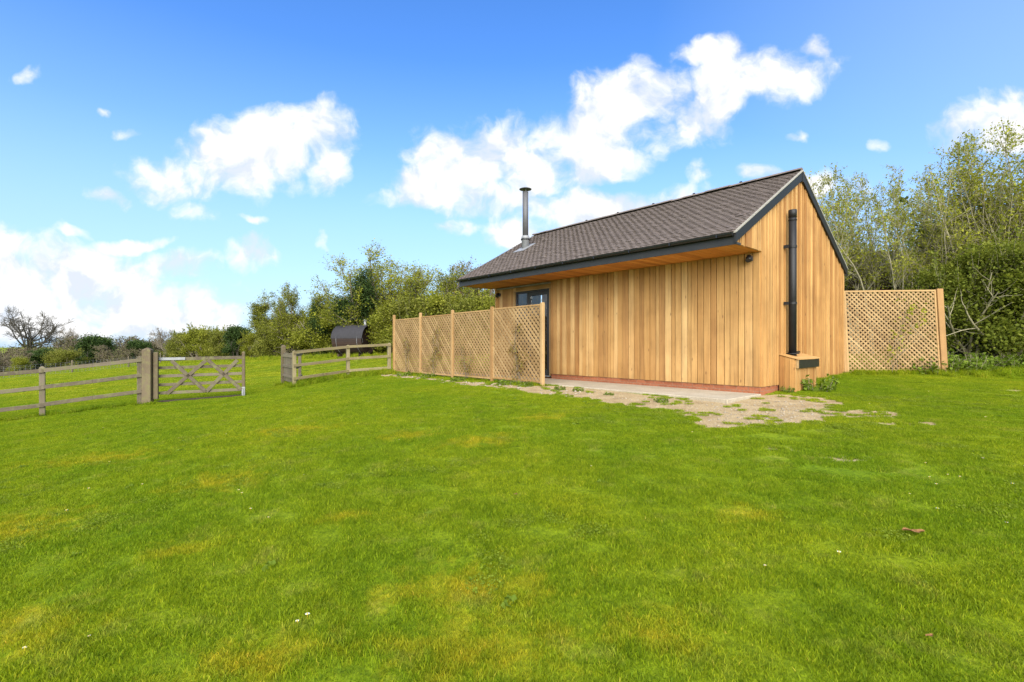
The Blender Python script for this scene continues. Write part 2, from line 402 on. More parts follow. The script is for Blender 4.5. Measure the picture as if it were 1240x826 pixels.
class MB:
    """collects pieces of ONE part; every piece carries its own grain coordinates and tone"""
    def __init__(s): s.v = []; s.f = []; s.g = []; s.t = []

    def _add(s, vs, fs, gs, tone=None):
        b = len(s.v); tone = random.random() if tone is None else tone
        off = Vector((random.uniform(0, 40), random.uniform(0, 9), random.uniform(0, 9)))
        s.v += [tuple(v) for v in vs]; s.f += [[b + i for i in f] for f in fs]
        s.g += [tuple(Vector(g) + off) for g in gs]; s.t += [tone] * len(vs)

    def hexa(s, c, long=2, tone=None):
        """c: 8 corners, bottom ring 0-3 counter-clockwise, top ring 4-7; long: axis of the grain"""
        gs = []
        for p in c:
            p = Vector(p); gs.append((p[long], p[(long + 1) % 3], p[(long + 2) % 3]))
        s._add(c, [(3, 2, 1, 0), (4, 5, 6, 7), (0, 1, 5, 4), (1, 2, 6, 5), (2, 3, 7, 6), (3, 0, 4, 7)], gs, tone)

    def box(s, lo, hi, long=2, tone=None):
        (a, b, c), (d, e, f) = lo, hi
        s.hexa([(a, b, c), (d, b, c), (d, e, c), (a, e, c), (a, b, f), (d, b, f), (d, e, f), (a, e, f)], long, tone)

    def bar(s, p0, p1, w, h, up=(0, 0, 1), tone=None):
        p0, p1 = Vector(p0), Vector(p1); d = (p1 - p0); L = d.length; d.normalize()
        u = Vector(up); side = d.cross(u)
        if side.length < 1e-4: side = d.cross(Vector((1, 0, 0)))
        side.normalize(); u = side.cross(d)
        vs, gs = [], []
        for l, p in ((0, p0), (L, p1)):
            for a, b in ((-1, -1), (1, -1), (1, 1), (-1, 1)):
                vs.append(p + side * (a * w / 2) + u * (b * h / 2)); gs.append((l, a * w / 2, b * h / 2))
        s._add(vs, [(3, 2, 1, 0), (4, 5, 6, 7), (0, 1, 5, 4), (1, 2, 6, 5), (2, 3, 7, 6), (3, 0, 4, 7)], gs, tone)

    def post(s, x, y, z0, z1, w, d, rot=0, cap=.03, tone=None, lean=(0, 0)):
        """square post with a low pyramid (weathered) top"""
        ca, sa = math.cos(rot), math.sin(rot)
        vs, gs = [], []
        for z, k in ((z0, 1), (z1 - cap, 1), (z1, .25)):
            for a, b in ((-1, -1), (1, -1), (1, 1), (-1, 1)):
                X, Y = a * w / 2 * k, b * d / 2 * k
                q = (z - z0)
                vs.append((x + X * ca - Y * sa + lean[0] * q, y + X * sa + Y * ca + lean[1] * q, z)); gs.append((z, a * w / 2, b * d / 2))
        fs = [(3, 2, 1, 0), (8, 9, 10, 11)]
        for r in (0, 4):
            fs += [(r + i, r + (i + 1) % 4, r + 4 + (i + 1) % 4, r + 4 + i) for i in range(4)]
        s._add(vs, fs, gs, tone)

    def tube(s, pts, rad, k=16, caps=True, tone=None):
        pts = [Vector(p) for p in pts]; n = len(pts)
        rad = rad if isinstance(rad, (list, tuple)) else [rad] * n
        vs, gs, fs = [], [], []
        d0 = (pts[1] - pts[0]).normalized(); ref = Vector((0, 0, 1)) if abs(d0.z) < .9 else Vector((1, 0, 0))
        for i, p in enumerate(pts):
            d = (pts[min(i + 1, n - 1)] - pts[max(i - 1, 0)])
            d = d.normalized() if d.length > 1e-6 else d0
            a = d.cross(ref).normalized(); b = a.cross(d)
            for j in range(k):
                t = 2 * math.pi * j / k
                vs.append(p + (a * math.cos(t) + b * math.sin(t)) * rad[i]); gs.append((i * .1, math.cos(t) * rad[i], math.sin(t) * rad[i]))
        for i in range(n - 1):
            fs += [(i * k + j, i * k + (j + 1) % k, (i + 1) * k + (j + 1) % k, (i + 1) * k + j) for j in range(k)]
        if caps: fs += [tuple(range(k - 1, -1, -1)), tuple((n - 1) * k + j for j in range(k))]
        s._add(vs, fs, gs, tone)

    def build(s, name, mat, parent=None, bevel=0, smooth=False, kind=None, label=None):
        me = mesh_from(name, np.array(s.v), s.f, mat, {'gc': np.array(s.g), 'tone': np.array(s.t)})
        o = bpy.data.objects.new(name, me); COL.objects.link(o)
        if smooth:
            for p in me.polygons: p.use_smooth = len(p.vertices) == 4
        if parent: o.parent = parent
        if bevel:
            b = o.modifiers.new('edge', 'BEVEL'); b.width = bevel; b.segments = 1; b.limit_method = 'ANGLE'; b.angle_limit = R(40)
        if kind: o['kind'] = kind
        if label: o['label'] = label
        return o


def tag(o, label=None, cat=None, group=None, kind=None):
    if label: o['label'] = label
    if cat: o['category'] = cat
    if group: o['group'] = group
    if kind: o['kind'] = kind
    return o


def thing(name, label, cat, loc_=(0, 0, 0), rz=0, group=None):
    o = bpy.data.objects.new(name, None); o.empty_display_size = .2
    COL.objects.link(o); o.location = loc_; o.rotation_euler = (0, 0, rz)
    return tag(o, label, cat, group)


def link(name, me, parent=None):
    o = bpy.data.objects.new(name, me); COL.objects.link(o)
    if parent: o.parent = parent
    return o


def copy_tree(root, kids):
    r = root.copy(); COL.objects.link(r)
    for ch in kids:
        c = ch.copy(); COL.objects.link(c); c.parent = r
    return r


# ----------------------------------------------------------------- ground sheet
def axis(lo, hi, fine_lo, fine_hi, step, grow=1.12):
    a = list(np.arange(fine_lo, fine_hi + 1e-6, step))
    s = step
    while a[-1] < hi: s *= grow; a.append(a[-1] + s)
    s = step; b = [a[0]]
    while b[-1] > lo: s *= grow; b.append(b[-1] - s)
    return np.array(b[:0:-1] + a)


ax = axis(-900, 900, -11, 12, .085); ay = axis(-200, 1200, 1.2, 17.5, .085)
GX, GY = np.meshgrid(ax, ay)
GZ = ground(GX, GY)
D = dirt(GX, GY)
GZ = GZ - .02 * D + .012 * D * (fbm(GX * 7, GY * 7, 3) - .4)
V = np.stack([GX.ravel(), GY.ravel(), GZ.ravel()], 1)
ny, nx = GX.shape
i = np.arange((ny - 1) * (nx - 1)); r_, c_ = i // (nx - 1), i % (nx - 1); b = r_ * nx + c_
Fq = np.stack([b, b + 1, b + nx + 1, b + nx], 1)
o = link('ground', mesh_from('ground', V, Fq, M['ground'], {'dirt': D.ravel()}, True)); o['kind'] = 'structure'

# ----------------------------------------------------------------- the cabin
cabin = thing('timber_cabin', 'cedar clad cabin with brown tiled roof and deep front overhang', 'cabin', CAB, CAB_A)
W, L, ROOF_L = 5.0, 7.8, 8.1
SOF, RIDX, RIDZ, EAVX, EAVZ = 2.66, 1.96, 4.61, -1.16, 2.865
SL = (RIDZ - EAVZ) / (RIDX - EAVX)
BACKX = 2 * RIDX - EAVX


def roofz(x): return RIDZ - SL * abs(x - RIDX)


# front wall boards
f = MB(); y = .0
while y < 5.39 - .02:
    w = random.choice((.085, .12, .135, .145, .15, .15)); y1 = min(y + w, 5.39)
    if 5.39 - y1 < .05: y1 = 5.39
    dp = random.choice((.014, .022, .030))
    f.box((-dp, y + .0065, .16), (.02, y1 - .0065, SOF - .002), 2); y = y1
f.build('front_wall', M['cedar'], cabin, .003)
# gable wall boards
g = MB(); x = -1.10
while x < W - .01:
    w = random.choice((.05, .06, .065, .075, .085)); x1 = min(x + w, W)
    if x < 0 < x1: x1 = 0.0
    if W - x1 < .04: x1 = W
    zb = SOF + .004 if x1 <= 0.001 else .16
    dp = random.choice((.014, .024, .034))
    a, bb = x + .005, x1 - .005
    if a < RIDX < bb: x1 = RIDX; bb = RIDX
    za, zc = roofz(a) - .06, roofz(bb) - .06
    lo = -dp; hi = .02
    g.hexa([(a, lo, zb), (bb, lo, zb), (bb, hi, zb), (a, hi, zb), (a, lo, za), (bb, lo, zc), (bb, hi, zc), (a, hi, za)], 2)
    x = x1
g.build('gable_wall', M['cedar_gable'], cabin, .003)
# set-back wall beside the door
f = MB(); y = 6.93
f.box((.10, 5.392, .16), (.14, 5.50, SOF - .002)); f.box((.10, 5.50, 2.50), (.14, 6.93, SOF - .002), 1)
while y < L - .02:
    y1 = min(y + random.choice((.09, .12, .14)), L)
    f.box((.10 - random.choice((0, .006)), y + .002, .16), (.14, y1 - .002, SOF - .002)); y = y1
f.build('recessed_wall', M['cedar'], cabin, .003)
# hidden structure: back, far gable, inner lining so the glass shows a dark room
f = MB()
f.box((W - .02, .03, .1), (W, L, roofz(W) - .08)); f.build('rear_wall', M['cedar_gable'], cabin)
f = MB(); x = .03
for x in np.arange(.03, W - .05, .155):
    a, bb = x, min(x + .15, W - .03)
    if a < RIDX < bb:
        bb = RIDX
    f.hexa([(a, L - .02, .1), (bb, L - .02, .1), (bb, L + .02, .1), (a, L + .02, .1), (a, L - .02, roofz(a) - .08), (bb, L - .02, roofz(bb) - .08), (bb, L + .02, roofz(bb) - .08), (a, L + .02, roofz(a) - .08)], 2)
f.build('far_gable_wall', M['cedar_gable'], cabin)
f = MB(); f.box((.16, .06, .04), (W - .06, L - .06, .09));  f.box((.03, .06, 2.6), (W - .06, L - .06, 2.64))
f.box((3.0, .1, .1), (3.05, L - .1, 2.59))
f.build('interior_lining', M['interior'], cabin)
f = MB(); f.box((.021, .06, .1), (.03, 5.38, SOF - .01)); f.box((.021, .021, .1), (W - .06, .028, SOF))
f.hexa([(-1.0, .021, SOF + .03), (W - .1, .021, SOF + .03), (W - .1, .028, SOF + .03), (-1.0, .028, SOF + .03), (RIDX - .03, .021, RIDZ - .1), (RIDX + .03, .021, RIDZ - .1), (RIDX + .03, .028, RIDZ - .1), (RIDX - .03, .028, RIDZ - .1)])
f.build('dark_gap_backing', M['black'], cabin)  # black sheet added behind the cladding, puts shade into the board gaps
# brick plinth
f = MB()
f.box((.0, .0, -.35), (W - .03, .012, .158)); f.box((.004, .012, -.35), (.06, 5.39, .158)); f.box((.14, 5.39, -.35), (.2, L, .12)); f.box((W - .1, .012, -.35), (W - .03, L, .12))
f.build('brick_plinth', M['brick'], cabin)
# concrete apron
f = MB(); f.box((-1.36, -.02, -.12), (-.002, 9.6, .035)); 
o = f.build('concrete_path', M['concrete'], None, .012); o.location = CAB; o.rotation_euler = (0, 0, CAB_A); o['kind'] = 'structure'
# soffit boards (run out from the wall)
f = MB(); y = -.005
while y < ROOF_L - .03:
    y1 = min(y + .145, ROOF_L - .02)
    f.box((-1.09, y + .004, SOF), (.115 if y1 > 5.39 else .015, y1 - .004, SOF + .02), 0); y = y1
f.build('soffit', M['soffit'], cabin, .002)

# roof: deck, tiles, ridge
roof = MB()
for sgn in (0, 1):
    xe = EAVX if sgn == 0 else BACKX
    x0, x1 = (xe, RIDX) if sgn == 0 else (RIDX, xe)
    z0, z1 = (EAVZ, RIDZ) if sgn == 0 else (RIDZ, EAVZ)
    e = .055
    roof.hexa([(x0, -.03, z0 - e), (x1, -.03, z1 - e), (x1, ROOF_L, z1 - e), (x0, ROOF_L, z0 - e), (x0, -.03, z0 - .02), (x1, -.03, z1 - .02), (x1, ROOF_L, z1 - .02), (x0, ROOF_L, z0 - .02)], 1)
roof = roof.build('roof', M['anthracite'], cabin)
th = math.atan(SL)
tv, tf, tt, = [], [], []
slope_len = math.hypot(RIDX - EAVX, RIDZ - EAVZ)
NC = 36; gauge = slope_len / NC
for side in (0, 1):
    for c in range(NC):
        y = -.05 + (.0 if c % 2 else -.0825)
        while y < ROOF_L:
            y0, y1 = max(y, -.045), min(y + .165, ROOF_L + .02)
            if y1 - y0 > .03:
                d0 = c * gauge - .035; d1 = d0 + gauge * 1.5
                lift = random.gauss(0, .0015) + (.006 if random.random() < .015 else 0); skew = random.gauss(0, .0015); tone = min(1, max(0, random.gauss(.45, .24)))
                b = len(tv)
                ym = (y0 + y1) / 2
                cam = .005
                prof = [(y0 + .0015, 0), (ym, cam), (y1 - .0015, 0)]
                for dd, up in ((d0, .030), (d1, .006)):
                    for yy, cm in prof:
                        for base in (0, 1):
                            hgt = up + cm + lift - (.013 if base else 0) + (skew if yy > ym else 0)
                            xx = EAVX + dd * math.cos(th) - hgt * math.sin(th); zz = EAVZ + dd * math.sin(th) + hgt * math.cos(th) - .02
                            if side: xx = 2 * RIDX - xx
                            tv.append((xx, yy, zz)); tt.append(tone)
                q = lambda i, j, k: b + i * 6 + j * 2 + k
                fs = []
                for j in (0, 1):
                    fs += [(q(0, j, 0), q(1, j, 0), q(1, j + 1, 0), q(0, j + 1, 0)), (q(0, j, 1), q(0, j, 0), q(0, j + 1, 0), q(0, j + 1, 1))]
                fs += [(q(0, 0, 0), q(0, 0, 1), q(1, 0, 1), q(1, 0, 0)), (q(0, 2, 1), q(0, 2, 0), q(1, 2, 0), q(1, 2, 1))]
                tf += [tuple(reversed(t)) for t in fs] if not side else fs
            y += .165
link('roof_tiles', mesh_from('roof_tiles', np.array(tv), tf, M['tile'], {'tone': np.array(tt)}), roof)
f = MB(); y = -.05
while y < ROOF_L:
    y1 = min(y + .3, ROOF_L + .02)
    pts = []; rj, rx = random.gauss(0, .004), random.gauss(0, .003)
    for yy in (y + .003, y1 - .003):
        for k in range(7):
            a = R(30 + 120 * k / 6); pts.append((RIDX + rx + .125 * math.cos(a), yy, RIDZ - .055 + rj + .115 * math.sin(a)))
    fs = [(k, k + 1, k + 8, k + 7) for k in range(6)] + [tuple(range(6, -1, -1)), tuple(range(7, 14))]
    f._add(pts, fs, pts); y = y1
f.build('ridge_tiles', M['tile'], roof)
for y in (1.2, 2.35, 3.5, 4.65, 5.8):
    f = MB(); f.box((RIDX - .02, y, RIDZ + .055), (RIDX + .02, y + .05, RIDZ + .085)); f.build('ridge_clip', M['black'], roof)
# verge undercloak (pale strip) + bargeboards
for side in (0, 1):
    xe = EAVX - .01 if side == 0 else BACKX + .01
    v = MB(); bbd = MB()
    z0 = roofz(xe)
    a, c = (xe, z0 + .002), (RIDX, RIDZ + .014)
    def quad(mb, p, q_, up0, up1, y0, y1):
        (x0, za), (x1, zb) = (p, q_) if p[0] < q_[0] else (q_, p)
        mb.hexa([(x0, y0, za + up0), (x1, y0, zb + up0), (x1, y1, zb + up0), (x0, y1, za + up0), (x0, y0, za + up1), (x1, y0, zb + up1), (x1, y1, zb + up1), (x0, y1, za + up1)], 0)
    quad(v, a, c, -.035, -.008, -.075, -.031); v.build('verge_strip', M['mortar'], roof)
    quad(bbd, (xe + (.02 if side == 0 else -.02), roofz(xe + (.02 if side == 0 else -.02))), (RIDX, RIDZ), -.205, -.037, -.066, -.033)
    bbd.build('bargeboard', M['dark_paint'], cabin)
v = MB(); v.box((RIDX - .03, -.076, RIDZ - .25), (RIDX + .03, -.034, RIDZ - .05)); v.build('apex_block', M['dark_paint'], cabin)
# fascia and gutters
f = MB(); f.box((EAVX + .045, -.03, SOF - .015), (EAVX + .07, ROOF_L - .02, EAVZ - .045)); f.box((EAVX + .045, -.066, SOF - .015), (EAVX + .2, -.031, SOF + .02))
f.build('fascia', M['anthracite'], cabin)
def gutter(x, y0, y1, z):
    f = MB(); pts = []
    n = 9
    for yy in (y0, y1):
        for r in (.052, .047):
            for k in range(n):
                a = math.pi + math.pi * k / (n - 1); pts.append((x + r * math.cos(a), yy, z + r * math.sin(a)))
    fs = []
    for k in range(n - 1):
        fs += [(k, k + 1, 2 * n + k + 1, 2 * n + k), (n + k + 1, n + k, 3 * n + k, 3 * n + k + 1), (k + 1, k, n + k, n + k + 1)]
    fs += [tuple(range(n)), tuple(range(3 * n - 1, 2 * n - 1, -1))]
    fs += [(0, 2 * n, 3 * n, n), (n - 1, 2 * n - 1, 4 * n - 1, 3 * n - 1)]
    f._add(pts, fs, pts)
    o = f.build('gutter', M['black'], cabin)
    for yy in np.arange(y0 + .25, y1, .9):
        b = MB(); b.box((x - .056, yy, z - .055), (x + .056, yy + .025, z - .0)); b.build('gutter_bracket', M['black'], o)
gutter(EAVX - .018, -.03, ROOF_L - .02, EAVZ - .032)
gutter(BACKX + .018, -.03, ROOF_L - .02, EAVZ - .032)
f = MB(); f.tube([(BACKX + .02, .12, EAVZ - .09), (BACKX + .02, .12, EAVZ - .2), (W + .05, .12, EAVZ - .34), (W + .05, .12, .15)], .036, 12); f.build('downpipe', M['black'], cabin, smooth=True)
f = MB(); f.box((BACKX - .10, -.06, EAVZ - .19), (BACKX - .02, ROOF_L, EAVZ - .05)); f.build('rear_fascia', M['anthracite'], cabin)

# door and sidelight
door = MB()
DX, y0, ym, y1, zb, zt = .085, 5.50, 6.42, 6.93, .10, 2.47
def frame(mb, a, b, lo, hi, t, d0=0, d1=.06):
    mb.box((DX + d0, a, lo), (DX + d1, a + t, hi)); mb.box((DX + d0, b - t, lo), (DX + d1, b, hi))
    mb.box((DX + d0, a + t, hi - t), (DX + d1, b - t, hi)); mb.box((DX + d0, a + t, lo), (DX + d1, b - t, lo + t))
frame(door, y0, y1, zb, zt, .055, 0, .08); door.box((DX, ym - .03, zb + .055), (DX + .08, ym + .03, zt - .055))
door = door.build('door_frame', M['anthracite'], cabin, .004)
leaf = MB(); frame(leaf, y0 + .058, ym - .033, zb + .058, zt - .058, .095, .012, .066); leaf = leaf.build('door', M['anthracite'], cabin, .004)
pg = MB(); pg.box((DX + .03, y0 + .154, zb + .154), (DX + .042, ym - .129, zt - .154)); pg.build('glass_pane', M['glass'], leaf)
hd = MB(); hd.tube([(DX - .045, ym - .08, 1.12), (DX - .045, ym - .2, 1.12)], .011, 10); hd.tube([(DX - .045, ym - .08, 1.12), (DX + .015, ym - .08, 1.12)], .011, 10); hd.box((DX + .004, ym - .1, 1.0), (DX + .011, ym - .06, 1.24)); hd.build('handle', M['galv'], leaf)
sl_ = MB(); sl_.box((DX + .03, ym + .03, zb + .055), (DX + .042, y1 - .055, zt - .055)); sl_.build('sidelight_pane', M['glass'], door)
s_ = MB(); s_.box((DX - .06, y0 - .01, zb - .03), (DX + .03, y1 + .01, zb - .003)); s_.build('door_sill', M['galv'], door, .004)
cs = MB(); cs.box((-.012, 5.392, .16), (.10, 5.412, SOF - .003)); cs.box((.03, 5.412, 2.475), (.098, 6.95, 2.498), 1); cs.box((.03, 5.475, .10), (.084, 5.498, 2.474)); cs.box((.03, 6.932, .10), (.098, 6.955, 2.474)); cs.build('door_trim', M['pine'], cabin, .002)

# roof flue
cx_, cy_ = .66, 7.13; zr = roofz(cx_)
ch = MB(); ch.tube([(cx_, cy_, zr + .30), (cx_, cy_, 5.58)], .088, 24)
ch = ch.build('chimney_flue', M['flue'], cabin, smooth=True)
b = MB(); b.tube([(cx_, cy_, zr - .10), (cx_, cy_, zr + .26), (cx_, cy_, zr + .27), (cx_, cy_, zr + .36)], [.115, .115, .132, .112], 24); b.build('flue_base', M['lead'], ch, smooth=True)
b = MB(); b.tube([(cx_, cy_, zr + .235), (cx_, cy_, zr + .265)], .142, 24); b.build('storm_collar', M['black'], ch, smooth=True)
b = MB(); n = 28
b.tube([(cx_, cy_, 5.655), (cx_, cy_, 5.665), (cx_, cy_, 5.70), (cx_, cy_, 5.715)], [.185, .19, .10, .02], n)
b.build('cowl_cap', M['flue'], ch, smooth=True)
for a in (0, 2.09, 4.19):
    b = MB(); b.bar((cx_ + .075 * math.cos(a), cy_ + .075 * math.sin(a), 5.5), (cx_ + .075 * math.cos(a), cy_ + .075 * math.sin(a), 5.66), .012, .012); b.build('cowl_strut', M['galv'], ch)
b = MB()
def on_roof(x, y, u): return (x - u * math.sin(th), y, roofz(x) + u * math.cos(th))
b.hexa([on_roof(cx_ - .30, cy_ - .24, .012), on_roof(cx_ + .22, cy_ - .24, .012), on_roof(cx_ + .22, cy_ + .24, .012), on_roof(cx_ - .30, cy_ + .24, .012),
        on_roof(cx_ - .30, cy_ - .24, .024), on_roof(cx_ + .22, cy_ - .24, .024), on_roof(cx_ + .22, cy_ + .24, .024), on_roof(cx_ - .30, cy_ + .24, .024)])
b.build('lead_flashing', M['lead'], ch)

# black flue pipe on the gable and the timber box below it
px_, py_ = 1.17, -.14
fp = MB(); fp.tube([(px_, py_, .70), (px_, py_, 3.59)], .071, 24); fp = fp.build('black_flue_pipe', M['black_metal'], cabin, smooth=True)
b = MB(); b.tube([(px_, py_, 3.46), (px_, py_, 3.61), (px_, py_, 3.615)], [.076, .076, .068], 24); b.tube([(px_, py_, 3.40), (px_, py_, 3.425)], .078, 24); b.build('pipe_collar', M['black_metal'], fp, smooth=True)
for z in (2.86, 1.74):
    b = MB(); b.tube([(px_, py_, z), (px_, py_, z + .045)], .079, 24); b.box((px_ - .15, -.10, z + .008), (px_ - .02, -.075, z + .034)); b.box((px_ - .155, -.115, z - .01), (px_ - .13, -.03, z + .05)); b.build('pipe_bracket', M['black_metal'], fp)
b = MB(); b.tube([(px_, py_, .76), (px_, py_, .775)], .12, 24); b.build('base_ring', M['black_metal'], fp)
bx0, bx1, bd = .79, 2.0, -.325
hb = MB(); x = bx0 + .001
nb = 3
for k in range(nb):   # near side boards
    ya, yb = -.03 - (-.03 - bd - .02) * k / nb, -.03 - (-.03 - bd - .02) * (k + 1) / nb
    zt0 = .745 - .09 * (-ya) / .33; zt1 = .745 - .09 * (-yb) / .33
    hb.hexa([(bx0, yb + .002, -.2), (bx0 + .02, yb + .002, -.2), (bx0 + .02, ya - .002, -.2), (bx0, ya - .002, -.2), (bx0, yb + .002, zt1), (bx0 + .02, yb + .002, zt1), (bx0 + .02, ya - .002, zt0), (bx0, ya - .002, zt0)], 2)
hb.box((bx0, bd, -.2), (bx0 + .07, bd + .02, .645))
x = bx0 + .071
while x < bx1 - .02:
    x1 = min(x + random.choice((.08, .10, .11)), bx1); hb.box((x + .002, bd + .022, -.2), (x1 - .002, bd + .042, .645)); x = x1
hb.box((bx1 - .02, bd + .043, -.2), (bx1, -.035, .655))
hb = hb.build('timber_box', M['cedar_gable'], cabin, .003)
b = MB()
for k in range(3):
    ya, yb = -.033 - .115 * k, -.033 - .115 * (k + 1) + .003
    za, zc = .765 - .27 * (-ya - .033), .765 - .27 * (-yb - .033)
    b.hexa([(bx0 - .015, yb, zc - .02), (bx1 + .015, yb, zc - .02), (bx1 + .015, ya, za - .02), (bx0 - .015, ya, za - .02), (bx0 - .015, yb, zc), (bx1 + .015, yb, zc), (bx1 + .015, ya, za), (bx0 - .015, ya, za)], 0)
b.build('box_lid', M['cedar'], hb, .003)
b = MB(); b.box((bx0 + .085, bd - .03, .49), (bx1 + .01, bd - .004, .652)); b.build('black_panel', M['black'], hb, .003)
b = MB(); b.box((bx0 + .0, bd - .03, .49), (bx0 + .083, bd - .004, .652)); b.build('panel_end', M['pine'], hb, .003)
b = MB(); b.box((px_ + .12, -.07, .775), (px_ + .62, -.036, .81)); b.build('lid_bar', M['black'], hb)


def spotlight(p, label):
    """p is in cabin coordinates, on a wall"""
    w = loc(p[0], p[1], p[2])
    t = thing('wall_spotlight', label, 'spotlight', w, CAB_A, None)
    b = MB(); b.box((-.03, -.045, -.045), (-.001, .045, .045)); b.build('mounting_plate', M['black'], t, .004)
    b = MB(); b.tube([(-.03, 0, 0), (-.08, 0, -.005)], .018, 12)
    b.build('swivel_arm', M['black'], t)
    b = MB(); b.tube([(-.045, .01, .035), (-.06, 0, .03), (-.14, -.02, -.045), (-.142, -.02, -.047)], [.03, .046, .052, .044], 18); b.build('lamp_head', M['black'], t, smooth=True)
    return t


spotlight((-.026, .17, 2.55), 'small black spotlight on the cedar wall beside the near gable corner')
spotlight((.093, 7.66, 2.45), 'small black spotlight on the cedar wall left of the glazed door')


# ----------------------------------------------------------------- trellis
def lattice(mb, w, h, pitch=.134, lw=.048, th_=.012, front=-1):
    """two layers of diagonal laths clipped to a w x h panel lying in local XZ"""
    for layer, sg in ((0, front), (1, -front)):
        y0 = -th_ if layer == 0 else .0005
        hw = lw * math.sqrt(2) / 2
        k = -h
        c = -h + pitch / 2
        while c < w:
            poly = []
            for off in (-hw, hw):          # line x = c+off + z  (sg=1)
                xa = c + off; z0 = max(0, -xa); z1 = min(h, w - xa)
                if z1 <= z0: poly = None; break
                pa, pb = (xa + z0, z0), (xa + z1, z1)
                if sg < 0: pa, pb = (w - pa[0], pa[1]), (w - pb[0], pb[1])
                poly.append((pa, pb))
            jit = random.uniform(-.002, .002)
            if poly:
                (a, b), (d, e) = poly; a, b, d, e = [(min(max(q_[0] + jit, 0), w), q_[1]) for q_ in (a, b, d, e)]
                t = random.random()
                pts = [(a[0], y0, a[1]), (b[0], y0, b[1]), (e[0], y0, e[1]), (d[0], y0, d[1])]
                pts += [(p[0], y0 + th_ - .0005, p[2]) for p in pts]
                fs = [(0, 1, 2, 3), (7, 6, 5, 4), (0, 4, 5, 1), (1, 5, 6, 2), (2, 6, 7, 3), (3, 7, 4, 0)]
                mb._add(pts, fs, [((p[0] + p[2]), p[1], (p[0] - p[2])) for p in pts], t)
            c += pitch
    return mb


def panel_frame(mb, w, h, t=.036, d=.036):
    mb.box((0, -d / 2, 0), (t, d / 2, h)); mb.box((w - t, -d / 2, 0), (w, d / 2, h))
    mb.box((t, -d / 2, h - t), (w - t, d / 2, h), 0); mb.box((t, -d / 2, 0), (w - t, d / 2, t), 0)


p0, p1 = Vector((.69, 11.0, 0)), Vector((-4.1, 16.95, 0))
dv = (p1 - p0); TL = dv.length; tang = math.atan2(dv.y, dv.x)
scr = thing('trellis_screen', 'long tan lattice trellis screen of four panels in front of the cabin', 'trellis', p0, tang)
seg = TL / 4
for k in range(5):
    z = .03 - .012 * k
    b = MB(); b.post(seg * k, 0, z - .35, 1.90 + .018 * k, .075, .075, 0, .012, None, (0, 0)); b.build('post', M['pine'], scr, .004)
for k in range(4):
    w = seg - .079; zb = .075 - .02 * k; h = 1.79
    pf = MB(); panel_frame(pf, w, h); pf = pf.build('panel_frame', M['pine'], scr, .003)
    pf.location = (seg * k + .0395, 0, zb)
    lt = MB(); lattice(lt, w - .072, h - .072); lt = lt.build('lattice', M['lath'], pf); lt.location = (.036, 0, .036)
# leaning panel at the right of the cabin
lp = at(1024.5, 12.25); lp.z = .20
ts = thing('trellis_screen', 'leaning square lattice trellis panel at the right gable corner', 'trellis', lp, R(-4))
ts.rotation_euler = (R(-4.5), 0, R(-6))
b = MB(); b.box((-.05, -.03, -.3), (.03, .03, 2.13)); b.build('post', M['pine'], ts, .004)
b = MB(); b.box((2.19, -.055, -.3), (2.33, .055, 2.14)); b.build('post', M['pine'], ts, .004)
pf = MB(); panel_frame(pf, 2.155, 2.10, .04); pf = pf.build('panel_frame', M['pine'], ts, .003); pf.location = (.033, 0, .02)
lt = MB(); lattice(lt, 2.075, 2.02, .112, .037, .008); lt = lt.build('lattice', M['lath'], pf); lt.location = (.04, 0, .04)


# ----------------------------------------------------------------- fences and gates
def rail_fence(name, label, posts, hgt, rails, wood, rail_mat, over=(0, 0)):
    """posts: list of (x,y,ztop,zground); rails: heights below the post tops"""
    t = thing(name, label, 'fence', (0, 0, 0))
    for x, y, zt_, zg in posts:
        b = MB(); b.post(x, y, zg - .4, zt_, .10, .10, random.uniform(-.1, .1) + math.atan2(posts[-1][1] - posts[0][1], posts[-1][0] - posts[0][0]), .03); b.build('post', M[wood], t, .006)
    for (a, c) in zip(posts[:-1], posts[1:]):
        for dz in rails:
            d = Vector((c[0] - a[0], c[1] - a[1], 0)).normalized(); n_ = Vector((d.y, -d.x, 0)) * .068
            pa = Vector((a[0], a[1], a[2] - dz)) + n_ - d * .05; pb = Vector((c[0], c[1], c[2] - dz)) + n_ + d * .045
            b = MB(); mid = (pa + pb) / 2 + Vector((0, 0, random.uniform(-.012, .006)))
            b.bar(pa, mid, .036, .088); b.bar(mid, pb, .036, .088, tone=b.t[0]); b.g[8:] = [(g_[0] + (mid - pa).length, g_[1], g_[2]) for g_ in b.g[:4]] + [(g_[0] + (pb - pa).length, g_[1], g_[2]) for g_ in b.g[:4]]
            b.build('rail', M[rail_mat], t, .004)
    return t


lf = [(-14.2, 8.9), (-12.45, 10.0), (-10.72, 11.12), (-9.27, 12.13)]
rail_fence('post_and_rail_fence', 'weathered three rail fence at the left edge, running up to the gate post', [(x, y, gz(x, y) + (1.15 if i < 3 else 1.22), gz(x, y)) for i, (x, y) in enumerate(lf)], 1.15, (.10, .48, .88), 'grey_wood', 'grey_wood')
gp = (-9.12, 12.2)
t = thing('gate_post', 'thick weathered gate post with pointed top between the left fence and open gate', 'gate post', (gp[0], gp[1], gz(*gp)))
b = MB(); b.post(0, 0, -.5, 1.41, .20, .19, .25, .05); b.build('shaft', M['post_wood'], t, .01)
b = MB(); b.post(.155, .07, .12, 1.30, .10, .08, .35, .01); b.build('hanging_stile', M['post_wood'], t, .006)
